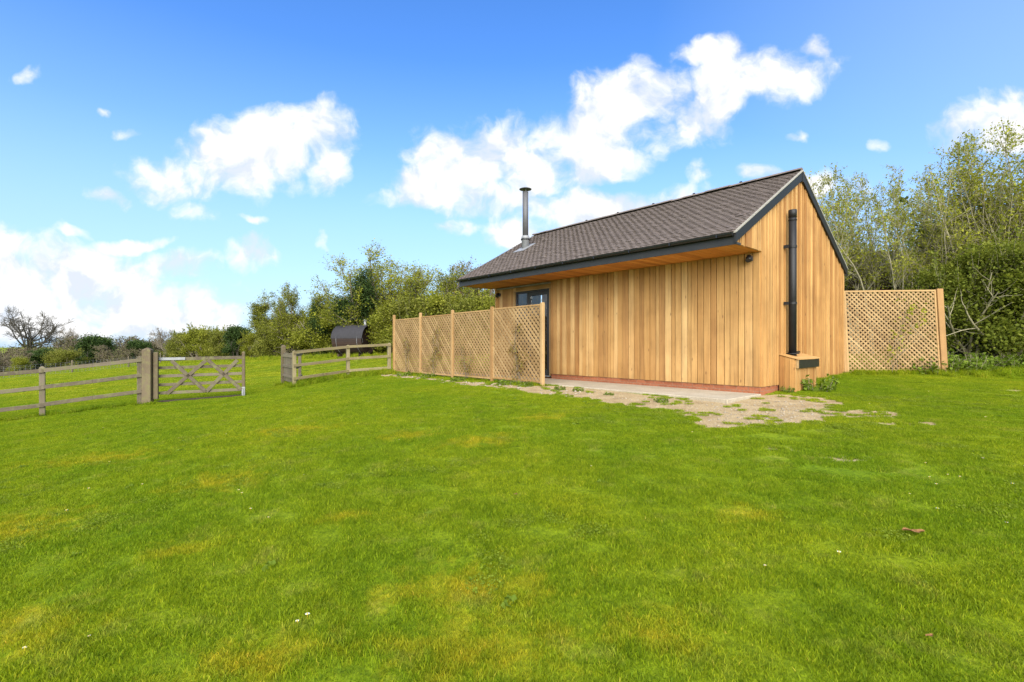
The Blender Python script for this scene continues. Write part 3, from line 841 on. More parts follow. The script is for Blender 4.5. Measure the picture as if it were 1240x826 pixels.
# five-bar gate
ga = Vector((-8.93, 12.42, 0)); gb = Vector((-7.24, 13.1, 0)); gl = (gb - ga).length
gate = thing('field_gate', 'open weathered five bar wooden gate with crossed braces', 'gate', (ga.x, ga.y, gz(ga.x, ga.y)), math.atan2(gb.y - ga.y, gb.x - ga.x))
rise = .03
rails = [.24, .45, .67, .88, 1.10]
for i_, z in enumerate(rails):
    b = MB(); b.bar((-.10, 0, z - .003), (gl, 0, z + rise), .03 if i_ < 4 else .06, .075 if i_ < 4 else .085); b.build('rail', M['grey_wood'], gate, .004)
b = MB(); b.post(gl + .02, 0, .02 + rise, 1.26 + rise, .075, .07, 0, .02); b.build('stile', M['post_wood'], gate, .008)
for (xa, za), (xb, zb) in (((.12, .22), (.98, 1.06)), ((.98, .24), (.22, 1.06)), ((.98, .24), (gl - .12, 1.06)), ((gl - .02, .26), (.98 + .04, 1.07))):
    b = MB(); b.bar((xa, -.036, za), (xb, -.036, zb), .088, .03, (0, 1, 0)); 
    b.build('brace', M['grey_wood'], gate, .004)
b = MB(); b.bar((-.17, -.045, 1.105), (.52, -.045, 1.113), .01, .07); b.bar((-.17, .045, 1.105), (.52, .045, 1.113), .01, .07); b.build('hinge_strap', M['galv'], gate, .003)
b = MB(); b.box((gl - .018, -.05, .06), (gl + .058, -.038, .34)); b.tube([(gl + .02, -.055, .02), (gl + .02, -.055, .30)], .012, 10); b.build('drop_bolt', M['galv'], gate)
o = MB(); za, zc = gz(ga.x, ga.y), gz(gb.x, gb.y)
o.bar((ga.x - .08, ga.y - .08, za + .02), (gb.x, gb.y - .03, zc + .02), .05, .05); o = o.build('ground_strip', M['dark_wood'], None)  # thin dark strip along the grass below the gate
tag(o, 'thin dark strip lying on grass under the open gate', 'batten')
# second leaf, swung open away from the camera
N_, F_ = (-6.72, 15.02), (-7.72, 16.45)
leafL = math.hypot(F_[0] - N_[0], F_[1] - N_[1])
t = thing('boarded_gate', 'narrow boarded gate leaf seen almost edge on beside the right fence', 'gate', (N_[0], N_[1], gz(*N_)), math.atan2(F_[1] - N_[1], F_[0] - N_[0]))
b = MB(); x = .07
while x < leafL - .09:
    b.box((x + .003, -.012, .12), (x + .145, .012, 1.04 + random.uniform(-.01, .01))); x += .15
b.build('boards', M['grey_wood'], t, .003)
for z in (.3, .62, .95):
    b = MB(); b.box((.06, .013, z - .04), (leafL, .045, z + .04), 0); b.build('rail', M['grey_wood'], t, .003)
b = MB(); b.post(leafL, 0, -.3, 1.31, .15, .13, 0, .05); b.build('stile', M['post_wood'], t, .008)
b = MB(); b.box((leafL - .5, -.03, .76), (leafL - .05, -.018, .81)); b.box((leafL - .09, -.07, .72), (leafL + .02, -.066, .92)); b.build('latch', M['black'], t)
b = MB(); b.box((.02, -.03, .70), (.18, -.018, .76)); b.build('hinge', M['black'], t)
rf = [(-6.68, 14.95), (-5.48, 16.28), (-4.28, 16.98)]
tops = [.76, .93, 1.0]
rail_fence('post_and_rail_fence', 'yellowish three rail fence between the boarded gate and the trellis screen', [(x, y, z, gz(x, y)) for (x, y), z in zip(rf, tops)], 1.1, (.06, .46, .86), 'rail_wood', 'rail_wood')
bf = [(-6.9, 15.35), (-7.75, 17.8)]
rail_fence('post_and_rail_fence', 'short weathered fence stub running back behind the boarded gate', [(x, y, gz(x, y) + 1.08, gz(x, y)) for x, y in bf], 1.08, (.1, .5, .9), 'grey_wood', 'grey_wood')

# wire mesh fence far left
wf = MB(); t = thing('wire_fence', 'low wire mesh stock fence across the far left of the paddock', 'fence')
pts = [(-44.0, 30), (-39.5, 36), (-37, 41), (-36.2, 46), (-37.5, 52)]
for x, y in pts:
    b = MB(); b.post(x, y, gz(x, y) - .3, gz(x, y) + 1.1, .09, .09); b.build('post', M['grey_wood'], t)
for (xa, ya), (xb, yb) in zip(pts[:-1], pts[1:]):
    b = MB(); a, c = Vector((xa, ya, gz(xa, ya))), Vector((xb, yb, gz(xb, yb)))
    for k in range(7): b.bar(a + Vector((0, 0, .1 + k * .14)), c + Vector((0, 0, .1 + k * .14)), .008, .008)
    nn = int((c - a).length / .3)
    for j in range(nn): q_ = a.lerp(c, (j + .5) / nn); b.bar(q_ + Vector((0, 0, .08)), q_ + Vector((0, 0, .95)), .008, .008)
    b.build('wire_mesh', M['galv'], t)

# ----------------------------------------------------------------- barrel sauna
bc = at(429, 34.5); bz = gz(bc.x, bc.y)
br = thing('barrel_sauna', 'dark barrel shaped garden sauna with black curved roof below the hedge', 'sauna', (bc.x, bc.y, bz), R(-14))
RB, LB = 1.0, 2.3
def arc(r, a0, a1, n): return [(r * math.cos(a0 + (a1 - a0) * k / n), r * math.sin(a0 + (a1 - a0) * k / n)) for k in range(n + 1)]
b = MB()
na = 40
for k in range(na):
    a0, a1 = 2 * math.pi * k / na, 2 * math.pi * (k + .97) / na
    cs_ = []
    for xx in (-LB / 2, LB / 2):
        for r_, a in ((RB - .04, a0), (RB, a0), (RB, a1), (RB - .04, a1)): cs_.append((xx, r_ * math.cos(a), 1.18 + r_ * math.sin(a)))
    b.hexa(cs_, 0)
b.build('staves', M['barrel_wood'], br)
b = MB(); out_ = arc(RB + .022, R(5), R(175), 22); in_ = arc(RB + .004, R(5), R(175), 22)
for k in range(22):
    cs_ = []
    for xx in (-LB / 2 - .05, LB / 2 + .05):
        for (yy, zz) in (in_[k], out_[k], out_[k + 1], in_[k + 1]): cs_.append((xx, yy, 1.18 + zz))
    b.hexa(cs_, 0, .5)
b.build('curved_roof', M['felt'], br)
for sx_ in (-1, 1):
    b = MB(); b.tube([(sx_ * (LB / 2 - .42), 0, 1.18), (sx_ * (LB / 2 - .40), 0, 1.18)], RB - .05, 32); b.build('end_wall', M['dark_wood'], br)
    for xx in (-.85, .85):
        pass
for xx in (-.8, .8):
    b = MB()
    b.tube([(xx, (RB + .012) * math.cos(a), 1.18 + (RB + .012) * math.sin(a)) for a in np.linspace(R(165), R(375), 24)], .012, 6); b.build('band', M['galv'], br)
    b = MB(); b.box((xx - .06, -.75, -.1), (xx + .06, .75, .2), 1); b.build('cradle', M['barrel_wood'], br)
b = MB(); b.tube([(LB / 2 - .35, .1, 2.1), (LB / 2 - .35, .1, 2.50)], .09, 16); fl = b.build('flue', M['galv'], br, smooth=True)
b = MB(); b.tube([(LB / 2 - .35, .1, 2.54), (LB / 2 - .35, .1, 2.62)], [.15, .03], 16); b.build('flue_cap', M['galv'], fl)
b = MB(); b.box((LB / 2 - .40, -.35, .35), (LB / 2 - .36, .35, 1.95)); dr = b.build('door', M['barrel_wood'], br, .01)
b = MB(); b.tube([(LB / 2 - .33, -.26, 1.0), (LB / 2 - .33, -.26, 1.3)], .02, 8); b.build('handle', M['galv'], dr)

# dark timber shed behind the saplings on the right
sh = at(1088, 18.6); sh.z = gz(sh.x, sh.y)
s = thing('timber_shed', 'dark stained timber shed half hidden behind the saplings right of the cabin', 'shed', sh, R(-8))
b = MB(); x = -4.5
while x < 6.5:
    b.box((x + .004, 0, -.4), (x + .156, .03, 3.15)); x += .16
b.box((-4.5, .04, -.4), (6.5, 3.4, 3.0)); b.build('wall', M['dark_wood'], s)
b = MB(); b.hexa([(-4.8, -.3, 3.05), (6.8, -.3, 3.05), (6.8, 3.8, 4.3), (-4.8, 3.8, 4.3), (-4.8, -.3, 3.16), (6.8, -.3, 3.16), (6.8, 3.8, 4.42), (-4.8, 3.8, 4.42)], 1); b.build('roof', M['felt'], s)


# ----------------------------------------------------------------- vegetation
def unit(a): return a / np.maximum(np.linalg.norm(a, axis=-1, keepdims=True), 1e-9)


def perp(d, rng):
    r = rng.normal(size=d.shape); r -= (r * d).sum(-1, keepdims=True) * d
    return unit(r)


def level(rng, P, Dv, Ln, Rd, M_, wig, trop, taper=.35):
    """grow N branches of M_ segments; returns nodes (N,M+1,3), dirs, radii"""
    N = len(P); nodes = np.zeros((N, M_ + 1, 3)); nodes[:, 0] = P; dirs = np.zeros((N, M_ + 1, 3)); d = unit(Dv); dirs[:, 0] = d
    rad = Rd[:, None] * np.linspace(1, taper, M_ + 1)[None]
    p = P.copy()
    for k in range(M_):
        d = unit(d + rng.normal(size=d.shape) * wig + np.array([0, 0, trop]))
        p = p + d * (Ln / M_)[:, None]; nodes[:, k + 1] = p; dirs[:, k + 1] = d
    return nodes, dirs, rad


def spawn(rng, lv, n, t0, t1, ang, jit, lfun, rfac):
    nodes, dirs, rad = lv; N, M1, _ = nodes.shape
    t = np.sort(rng.uniform(t0, t1, (N, n)), 1); f = t * (M1 - 1); k = np.minimum(f.astype(int), M1 - 2); fr = (f - k)[..., None]
    I = np.arange(N)[:, None]
    P = nodes[I, k] * (1 - fr) + nodes[I, k + 1] * fr; d = dirs[I, k + 1]; rr = rad[I, k]
    P = P.reshape(-1, 3); d = d.reshape(-1, 3)
    a = np.radians(ang + rng.normal(size=len(P)) * jit)[:, None]
    nd_ = d * np.cos(a) + perp(d, rng) * np.sin(a)
    return P, nd_, lfun(t.reshape(-1)) * rng.uniform(.65, 1.25, len(P)), rr.reshape(-1) * rfac


def segs_mesh(lvls, ks):
    Vs, Fs, b = [], [], 0
    for (nodes, dirs, rad), k in zip(lvls, ks):
        N, M1, _ = nodes.shape
        ref = np.where(np.abs(dirs[..., 2:3]) < .9, np.array([0, 0, 1.]), np.array([1., 0, 0]))
        a = unit(np.cross(dirs, ref)); c = np.cross(dirs, a)
        th_ = np.arange(k) * 2 * np.pi / k
        ring = nodes[:, :, None] + (a[:, :, None] * np.cos(th_)[None, None, :, None] + c[:, :, None] * np.sin(th_)[None, None, :, None]) * rad[:, :, None, None]
        Vs.append(ring.reshape(-1, 3))
        idx = np.arange(N * M1 * k).reshape(N, M1, k) + b
        q = np.stack([idx[:, :-1], np.roll(idx, -1, 2)[:, :-1], np.roll(idx, -1, 2)[:, 1:], idx[:, 1:]], -1)
        Fs.append(q.reshape(-1, 4)); b += N * M1 * k
    return np.concatenate(Vs), np.concatenate(Fs)


def leaves_mesh(rng, C, size, up=.35, clump=None, elong=1.7):
    """folded diamond leaves at centres C; tone varies per leaf and per clump"""
    n = len(C); s = size * rng.uniform(.6, 1.3, n)[:, None]
    nrm = unit(rng.normal(size=(n, 3)) + np.array([0, 0, up * 2])); a = perp(nrm, rng); b = np.cross(nrm, a)
    l = a * s * elong / 2; w = b * s / 2; fold = nrm * s * .12
    V = np.stack([C - l, C + w + fold - l * .1, C + l, C - w + fold - l * .1], 1).reshape(-1, 3)
    Fq = np.arange(n * 4).reshape(n, 4)
    t = rng.normal(.45, .18, n)
    if clump is not None: t = t + clump
    return V, Fq, np.repeat(np.clip(t, 0, 1), 4)


def nodes_between(rng, lv, n, t0=.1, spread=0.03):
    nodes = lv[0]; N, M1, _ = nodes.shape
    t = rng.uniform(t0, 1, (N, n)) * (M1 - 1); k = np.minimum(t.astype(int), M1 - 2); fr = (t - k)[..., None]; I = np.arange(N)[:, None]
    P = (nodes[I, k] * (1 - fr) + nodes[I, k + 1] * fr).reshape(-1, 3)
    return P + rng.normal(size=P.shape) * spread


def sapling(seed, H=7.0, stems=8, leaf=.055, per=9, lean=14, dens=1.0, base=.45, side=16, twigs=7):
    rng = np.random.default_rng(seed)
    az = rng.uniform(0, 2 * np.pi, stems); tl = np.radians(np.abs(rng.normal(0, lean, stems)))
    P = np.stack([np.cos(az) * base * rng.uniform(.2, 1, stems), np.sin(az) * base * rng.uniform(.2, 1, stems), np.full(stems, -.25)], 1)
    Dv = np.stack([np.sin(tl) * np.cos(az), np.sin(tl) * np.sin(az), np.cos(tl)], 1)
    Ln = H * rng.uniform(.62, 1.05, stems); Rd = .010 * H * rng.uniform(.5, .9, stems) * .75
    l0 = level(rng, P, Dv, Ln, Rd, 12, .09, .05, .12)
    l1 = level(rng, *spawn(rng, l0, side, .40, .98, 38, 12, lambda t: H * .26 * (1.05 - .75 * t), .45), 6, .12, .10, .3)
    l2 = level(rng, *spawn(rng, l1, twigs, .15, 1, 45, 15, lambda t: H * .075 * (1.1 - .5 * t), .55), 3, .18, .06, .4)
    l2[2][:] = np.maximum(l2[2], .0035); l1[2][:] = np.maximum(l1[2], .0055)
    C = np.concatenate([nodes_between(rng, l2, int(per * dens), .1, .035), nodes_between(rng, l1, int(per), .3, .05)])
    cl = (vn3(C, 1.1) - .5) * .5
    return segs_mesh((l0, l1, l2), (6, 4, 3)), leaves_mesh(rng, C, leaf, .05, cl)


def vn3(C, s):
    return (vnoise(C[:, 0] * s + 31, C[:, 1] * s + C[:, 2] * s * .7 + 11) + vnoise(C[:, 2] * s + 7, C[:, 0] * s * .6 - C[:, 1] * s + 3)) / 2


def bush(seed, H=3.0, Wd=3.0, n=16000, leaf=.06, clumps=46, shoots=26, ragged=.3, tall=1.0):
    """hedge bush: stems fan up into uneven clumps of leaves, thin leafy shoots break the outline"""
    rng = np.random.default_rng(seed)
    st = 9
    az = rng.uniform(0, 2 * np.pi, st); tl = np.radians(rng.uniform(8, 45, st))
    P = np.stack([np.cos(az) * .25, np.sin(az) * .25, np.full(st, -.2)], 1) * np.array([Wd / 3, Wd / 3, 1])
    Dv = np.stack([np.sin(tl) * np.cos(az), np.sin(tl) * np.sin(az), np.cos(tl)], 1)
    l0 = level(rng, P, Dv, H * rng.uniform(.6, .95, st), np.full(st, .02 * H), 8, .14, .04, .2)
    l1 = level(rng, *spawn(rng, l0, 10, .2, 1, 48, 14, lambda t: H * .34 * (1.1 - .6 * t), .5), 5, .14, .06, .3)
    # clump centres in an irregular dome
    a = rng.uniform(0, 2 * np.pi, clumps); rr = np.sqrt(rng.uniform(.02, 1, clumps)); z = rng.uniform(.06, .93, clumps) ** .8
    wid = np.sqrt(np.clip(1 - (z * .95) ** 2.4, .05, 1)) * (1 + ragged * rng.normal(size=clumps) * .5)
    cc = np.stack([np.cos(a) * rr * wid * Wd / 2, np.sin(a) * rr * wid * Wd / 2, z * H * .93], 1)
    cs_ = rng.uniform(.07, .16, clumps) * (H + Wd) / 2
    k = rng.integers(0, clumps, n)
    C = cc[k] + rng.normal(size=(n, 3)) * cs_[k][:, None] * np.array([.62, .62, .5])
    C = C[(C[:, 2] > .02)]
    tone_c = rng.normal(0, .13, clumps)
    # shoots
    sa = rng.uniform(0, 2 * np.pi, shoots); sp = np.stack([np.cos(sa), np.sin(sa)], 1) * (np.sqrt(rng.uniform(0, 1, shoots)) * Wd * .38)[:, None]
    SP = np.concatenate([sp, np.full((shoots, 1), H * .62)], 1); SD = np.concatenate([sp / Wd * .9, np.ones((shoots, 1))], 1)
    l2 = level(rng, SP, SD, H * rng.uniform(.22, .52, shoots) * tall, np.full(shoots, .0055 * H / 2), 5, .08, .03, .25)
    l3 = level(rng, *spawn(rng, l2, 7, .1, 1, 40, 12, lambda t: H * .10 * (1.1 - .6 * t), .6), 3, .12, .1, .4)
    S = np.concatenate([nodes_between(rng, l2, 14, .1, .04 * H / 3), nodes_between(rng, l3, 7, .1, .03 * H / 3)])
    Call = np.concatenate([C, S]); cl = (vn3(Call, 2.4 / H) - .5) * .55
    cl[:len(C)] += tone_c[k][:len(C)] if len(C) == n else 0
    return segs_mesh((l0, l1, l2, l3), (6, 4, 3, 3)), leaves_mesh(rng, Call, leaf, .4, cl)


def ivy_tree(seed, H=7.0, Wd=2.6, n=20000, leaf=.085):
    rng = np.random.default_rng(seed)
    l0 = level(rng, np.array([[0, 0, -.3], [.2, .1, -.3]]), np.array([[.05, 0, 1], [-.12, .1, 1.]]), np.array([H * .96, H * .72]), np.array([.028 * H, .02 * H]), 10, .07, .05, .25)
    l1 = level(rng, *spawn(rng, l0, 13, .25, .98, 50, 12, lambda t: Wd * .55 * (1.15 - .6 * t), .45), 6, .14, .10, .3)
    l2 = level(rng, *spawn(rng, l1, 8, .2, 1, 45, 14, lambda t: Wd * .26 * (1.1 - .5 * t), .5), 4, .16, .06, .3)
    C = np.concatenate([nodes_between(rng, l0, n // 7, .05, Wd * .11), nodes_between(rng, l1, n // 2 // len(l1[0]), .0, Wd * .085), nodes_between(rng, l2, n // 4 // len(l2[0]) + 1, .0, Wd * .06)])
    C = C[C[:, 2] > .05]
    cl = (vn3(C, 1.3) - .5) * .6
    return segs_mesh((l0, l1, l2), (8, 5, 3)), leaves_mesh(rng, C, leaf, .5, cl, 1.15)


def fan_tree(seed, H=7.5, leaf=.075, dens=1.0, spread=34, stems=9, twig=7):
    """willow / field maple: stems fan out from low down, thin young leaves, airy top"""
    rng = np.random.default_rng(seed)
    az = rng.uniform(0, 2 * np.pi, stems); tl = np.radians(np.abs(rng.normal(0, spread * .8, stems)) + 4)
    P = np.stack([np.cos(az) * .25, np.sin(az) * .25, np.full(stems, -.3)], 1)
    Dv = np.stack([np.sin(tl) * np.cos(az), np.sin(tl) * np.sin(az), np.cos(tl)], 1)
    l0 = level(rng, P, Dv, H * rng.uniform(.75, 1.02, stems), np.full(stems, .015 * H), 10, .10, .03, .15)
    l1 = level(rng, *spawn(rng, l0, 15, .15, .98, 38, 12, lambda t: H * .33 * (1.1 - .75 * t), .5), 7, .12, .07, .25)
    l2 = level(rng, *spawn(rng, l1, twig, .1, 1, 38, 12, lambda t: H * .12 * (1.1 - .5 * t), .5), 4, .15, .06, .4)
    l1[2][:] = np.maximum(l1[2], .008); l2[2][:] = np.maximum(l2[2], .006)
    C = np.concatenate([nodes_between(rng, l2, int(16 * dens), .1, .10), nodes_between(rng, l1, int(14 * dens), .2, .14)])
    keep = rng.uniform(size=len(C)) < np.clip(1.35 - .75 * C[:, 2] / H, .2, 1)
    C = C[keep & (C[:, 2] > .05)]
    cl = (vn3(C, .9) - .5) * .6
    return segs_mesh((l0, l1, l2), (7, 4, 3)), leaves_mesh(rng, C, leaf, .3, cl)


def bare_tree(seed, H=11.0, ivy=0.0, spread=52, twig_r=.02):
    rng = np.random.default_rng(seed)
    l0 = level(rng, np.array([[0, 0, -.4]]), np.array([[.03, .02, 1.]]), np.array([H * .48]), np.array([.036 * H]), 6, .05, .02, .55)
    l1 = level(rng, *spawn(rng, l0, 11, .45, 1, spread, 16, lambda t: H * .56 * (1.1 - .25 * t), .5), 8, .13, .10, .25)
    l2 = level(rng, *spawn(rng, l1, 8, .2, 1, 44, 14, lambda t: H * .24 * (1.1 - .5 * t), .55), 6, .17, .07, .3)
    l3 = level(rng, *spawn(rng, l2, 6, .15, 1, 42, 14, lambda t: H * .10 * (1.1 - .4 * t), .55), 4, .18, .06, .4)
    l4 = level(rng, *spawn(rng, l3, 4, .1, 1, 42, 14, lambda t: H * .05 * (1.1 - .4 * t), .6), 3, .18, .05, .5)
    for l, mn in ((l2, twig_r * 1.3), (l3, twig_r), (l4, twig_r * .7)): l[2][:] = np.maximum(l[2], mn)
    out = segs_mesh((l0, l1, l2, l3, l4), (8, 5, 4, 3, 3))
    if ivy > 0:
        C = np.concatenate([nodes_between(rng, l0, int(4200 * ivy), .0, .06 * H * (.35 + ivy * .4)), nodes_between(rng, l1, int(260 * ivy), .0, .035 * H)])
        hmax = H * (.30 + .6 * ivy); C = C[(C[:, 2] > 0) & (C[:, 2] < hmax)]
        return out, leaves_mesh(rng, C, .16, .5, (vn3(C, .8) - .5) * .6, 1.2)
    return out, None


def twig_bush(seed, H=3.5, Wd=4.0, leafn=5000, leaf=.07, stems=22, tr=.012):
    rng = np.random.default_rng(seed)
    az = rng.uniform(0, 2 * np.pi, stems); tl = np.radians(rng.uniform(0, 42, stems)); r = np.sqrt(rng.uniform(0, 1, stems)) * Wd * .3
    P = np.stack([np.cos(az) * r, np.sin(az) * r, np.full(stems, -.2)], 1); Dv = np.stack([np.sin(tl) * np.cos(az), np.sin(tl) * np.sin(az), np.cos(tl)], 1)
    l0 = level(rng, P, Dv, H * rng.uniform(.55, 1.0, stems), np.full(stems, .011 * H), 8, .14, .04, .25)
    l1 = level(rng, *spawn(rng, l0, 11, .1, 1, 44, 14, lambda t: H * .30 * (1.1 - .6 * t), .5), 5, .15, .06, .35)
    l2 = level(rng, *spawn(rng, l1, 8, .1, 1, 44, 14, lambda t: H * .11 * (1.1 - .4 * t), .6), 3, .18, .05, .5)
    l1[2][:] = np.maximum(l1[2], tr); l2[2][:] = np.maximum(l2[2], tr * .7)
    C = nodes_between(rng, l2, max(1, leafn // len(l2[0])), .1, .05); C = C[C[:, 2] > .03]
    return segs_mesh((l0, l1, l2), (5, 3, 3)), leaves_mesh(rng, C, leaf, .3, (vn3(C, 1.2) - .5) * .5)


def proto(kind, segs, lv, bark, leafm):
    a = mesh_from(kind + '_trunk', segs[0], segs[1], M[bark], None, True)
    b = mesh_from(kind + '_crown', lv[0], lv[1], M[leafm], {'tone': lv[2]}) if lv else None
    top = np.percentile(lv[0][:, 2], 99.8 if kind[:3] == 'sap' else 98.5) if lv and kind[:3] != 'oak' else segs[0][:, 2].max() * .97
    return a, b, float(top)


PR = {}
def pr(key, res, bark, leafm): PR[key] = proto(key, res[0], res[1], bark, leafm)


pr('sap0', sapling(1, 7.2, 9, .045, 5), 'bark_green', 'leaf_spring')
pr('sap1', sapling(2, 6.6, 8, .045, 6, 11), 'bark_green', 'leaf_spring')
pr('sap2', sapling(3, 7.6, 9, .044, 5, 15), 'bark_green', 'leaf_spring')
pr('under0', bush(4, 3.4, 3.2, 24000, .050), 'bark_green', 'leaf_under')
pr('under1', bush(5, 2.8, 3.0, 20000, .048, 44, 30, .5), 'bark_green', 'leaf_under')
pr('bush0', bush(6, 3.6, 3.6, 24000, .078, 60, 34, .4), 'bark', 'leaf_lime')
pr('bush1', bush(7, 3.2, 3.8, 22000, .076, 60, 30, .5), 'bark', 'leaf_mid')
pr('bush2', bush(8, 3.2, 3.2, 22000, .085, 44, 10, .3, .6), 'bark_dark', 'leaf_ivy')
pr('ivy0', ivy_tree(9, 6.5, 3.2, 32000, .09), 'bark_dark', 'leaf_ivy')
pr('ivy1', ivy_tree(10, 6.0, 2.6, 26000, .085), 'bark_dark', 'leaf_mid')
pr('fan0', fan_tree(11, 7.5, .068, 1.1), 'bark', 'leaf_spring')
pr('fan1', fan_tree(12, 6.8, .068, 1.3, 28), 'bark', 'leaf_lime')
pr('fan2', fan_tree(13, 6.8, .08, .25, 30, 10, 9), 'twig_brown', 'leaf_red')
pr('oak0', bare_tree(14, 11, .2, 60, .019), 'bark_dark', 'leaf_mid')
pr('oak1', bare_tree(15, 10, .8, 46, .019), 'bark', 'leaf_ivy')
pr('oak2', bare_tree(16, 9, 0, 46, .018), 'bark', 'leaf_ivy')
pr('twig0', twig_bush(17, 3.6, 4.4, 5000, .09, 22, .016), 'twig_brown', 'leaf_dull')
pr('twig1', twig_bush(18, 3.2, 4.8, 3800, .09, 24, .016), 'twig_brown', 'leaf_dull')
used = set()


def plant(key, name, label, cat, p, h, wide=1.0, rz=None, group=None):
    a, b, top = PR[key]
    s = h / top
    t = thing(name, label, cat, p, random.uniform(0, 6.28) if rz is None else rz, group)
    t.scale = (s * wide, s * wide, s)
    link('trunk' if cat == 'tree' else 'stems', a, t)
    if b: link('crown' if cat == 'tree' else 'foliage', b, t)
    return t


def plant_px(key, name, label, cat, px, top, Y, wide=1.0, group=None, rz=None):
    p = at(px, Y); h = EYE + (HZ - top) / F * Y - p.z
    p.z -= .05
    return plant(key, name, label, cat, p, h, wide, rz, group)


G1 = 'saplings along the right boundary'
for key, px, top, Y, wd, lab in [
    ('sap1', 1012, 206, 18.0, .9, 'thin leafing sapling rising just behind the roof verge'),
    ('sap0', 1046, 215, 17.0, 1.0, 'young pale green sapling above the leaning trellis left half'),
    ('sap2', 1078, 202, 17.6, 1.0, 'slim upright sapling with bare lower stems behind the trellis'),
    ('sap1', 1105, 218, 15.6, .9, 'small leaved sapling behind the trellis right post'),
    ('sap0', 1132, 202, 16.8, 1.0, 'tall sapling with dense upper twigs right of the trellis'),
    ('sap2', 1168, 186, 15.6, .9, 'multi stemmed sapling with yellow green leaves over the nettles'),
    ('sap1', 1196, 162, 15.0, .95, 'tall leafy sapling second from the right edge'),
    ('sap0', 1226, 148, 14.6, .95, 'tallest spring green sapling close to the right edge'),
    ('sap2', 1262, 138, 14.6, 1.0, 'tall sapling cut off by the right picture edge'),
    ('sap0', 1150, 210, 19.0, 1.1, 'pale sapling in the back row above the shed roof'),
    ('sap2', 990, 215, 19.5, .9, 'sparse sapling tips showing over the gable apex'),
    ('sap0', 1300, 135, 15.5, 1.0, 'leafy sapling mostly outside the right edge')]:
    plant_px(key, 'sapling', lab, 'tree', px, top, Y, wd, G1)
G2 = 'understorey bushes on the right boundary'
for key, px, top, Y, wd, lab in [
    ('under0', 1165, 318, 14.2, .95, 'lime green bush beside the leaning trellis post'),
    ('under1', 1200, 300, 14.0, 1.0, 'yellow green bush above the nettle bed'),
    ('under0', 1238, 292, 13.6, 1.0, 'large leafy bush at the right picture edge'),
    ('under1', 1275, 300, 13.2, 1.1, 'bush spilling past the right picture edge'),
    ('under0', 1185, 262, 16.6, 1.0, 'tall bush behind the lime green one by the trellis'),
    ('under1', 1225, 250, 16.0, 1.1, 'tall shaded bush between the right edge saplings'),
    ('under0', 1268, 245, 15.4, 1.1, 'tall bush just beyond the right edge')]:
    plant_px(key, 'bush', lab, 'bush', px, top, Y, wd, G2)

G3 = 'trees and bushes of the hedge behind the paddock'
for key, px, top, Y, wd, lab in [
    ('oak2', 198, 396, 60, .8, 'small bare tree at the left end of the paddock hedge'),
    ('ivy1', 212, 404, 58, 1.3, 'ivy clad stump beside the small bare tree'),
    ('bush1', 232, 403, 56, 1.1, 'dull green bush right of the ivy clad stump'),
    ('bush0', 243, 398, 55, 1.0, 'rounded lime bush seen over the gate hinge side'),
    ('bush0', 258, 400, 53, 1.1, 'lime hedge bush seen over the middle of the gate'),
    ('bush1', 274, 401, 52, 1.1, 'olive hedge bush seen over the gate latch side'),
    ('bush2', 290, 397, 48, 1.05, 'dark evergreen bush above the gate latch stile'),
    ('bush0', 306, 403, 47, .9, 'low lime bush right of the dark evergreen bush'),
    ('ivy1', 322, 369, 43, 1.25, 'leafy column tree at the left of the tall hedge'),
    ('ivy0', 344, 371, 43, .8, 'narrow dark tree behind the leafy column tree'),
    ('bush1', 338, 392, 41, 1.0, 'olive bush at the foot of the narrow dark tree'),
    ('bush0', 360, 382, 40, 1.0, 'pale bushy shrub left of the sauna'),
    ('fan1', 376, 352, 40, .95, 'airy young tree left of the sauna'),
    ('ivy0', 388, 366, 37, .9, 'dark ivy covered tree left of the sauna roof'),
    ('bush0', 402, 372, 38, 1.1, 'lime bush directly behind the sauna left end'),
    ('ivy0', 424, 334, 36, 1.1, 'tall dark ivy covered tree above the sauna'),
    ('fan1', 405, 346, 40, 1.2, 'yellow green tree behind the dark ivy tree'),
    ('fan0', 446, 318, 41, 1.3, 'tall pale tree rising right of the dark ivy tree'),
    ('fan0', 478, 314, 39, 1.35, 'widest fan shaped tree over the trellis left end'),
    ('bush0', 470, 370, 37.5, .9, 'lime bush right of the sauna'),
    ('fan1', 508, 326, 37, 1.3, 'leafy fan shaped tree above the second trellis panel'),
    ('bush0', 486, 366, 34, 1.1, 'bright bush peeping over the first trellis panel'),
    ('bush1', 515, 362, 33, 1.1, 'olive bush peeping over the second trellis panel'),
    ('bush0', 543, 358, 32, 1.1, 'bright bush over the third trellis panel'),
    ('fan2', 566, 322, 37, 1.0, 'reddish brown budding tree left of the cabin roof'),
    ('fan2', 590, 330, 35, .9, 'reddish twiggy tree under the roof end'),
    ('bush1', 575, 362, 31, 1.1, 'olive bush left of the cabin wall end'),
    ('bush0', 600, 358, 30, 1.0, 'green bush tucked behind the cabin wall end'),
    ('fan0', 535, 334, 42, 1.2, 'pale tree in the gap left of the reddish trees'),
    ('fan2', 625, 335, 36, 1.0, 'brown twiggy tree hidden behind the cabin roof'),
    ('bush1', 432, 388, 36.5, 1.0, 'shaded bush right behind the sauna')]:
    is_tree = key[:3] in ('ivy', 'fan', 'oak')
    plant_px(key, 'hedge_tree' if is_tree else 'hedge_bush', lab, 'tree' if is_tree else 'bush', px, top, Y, wd, G3)

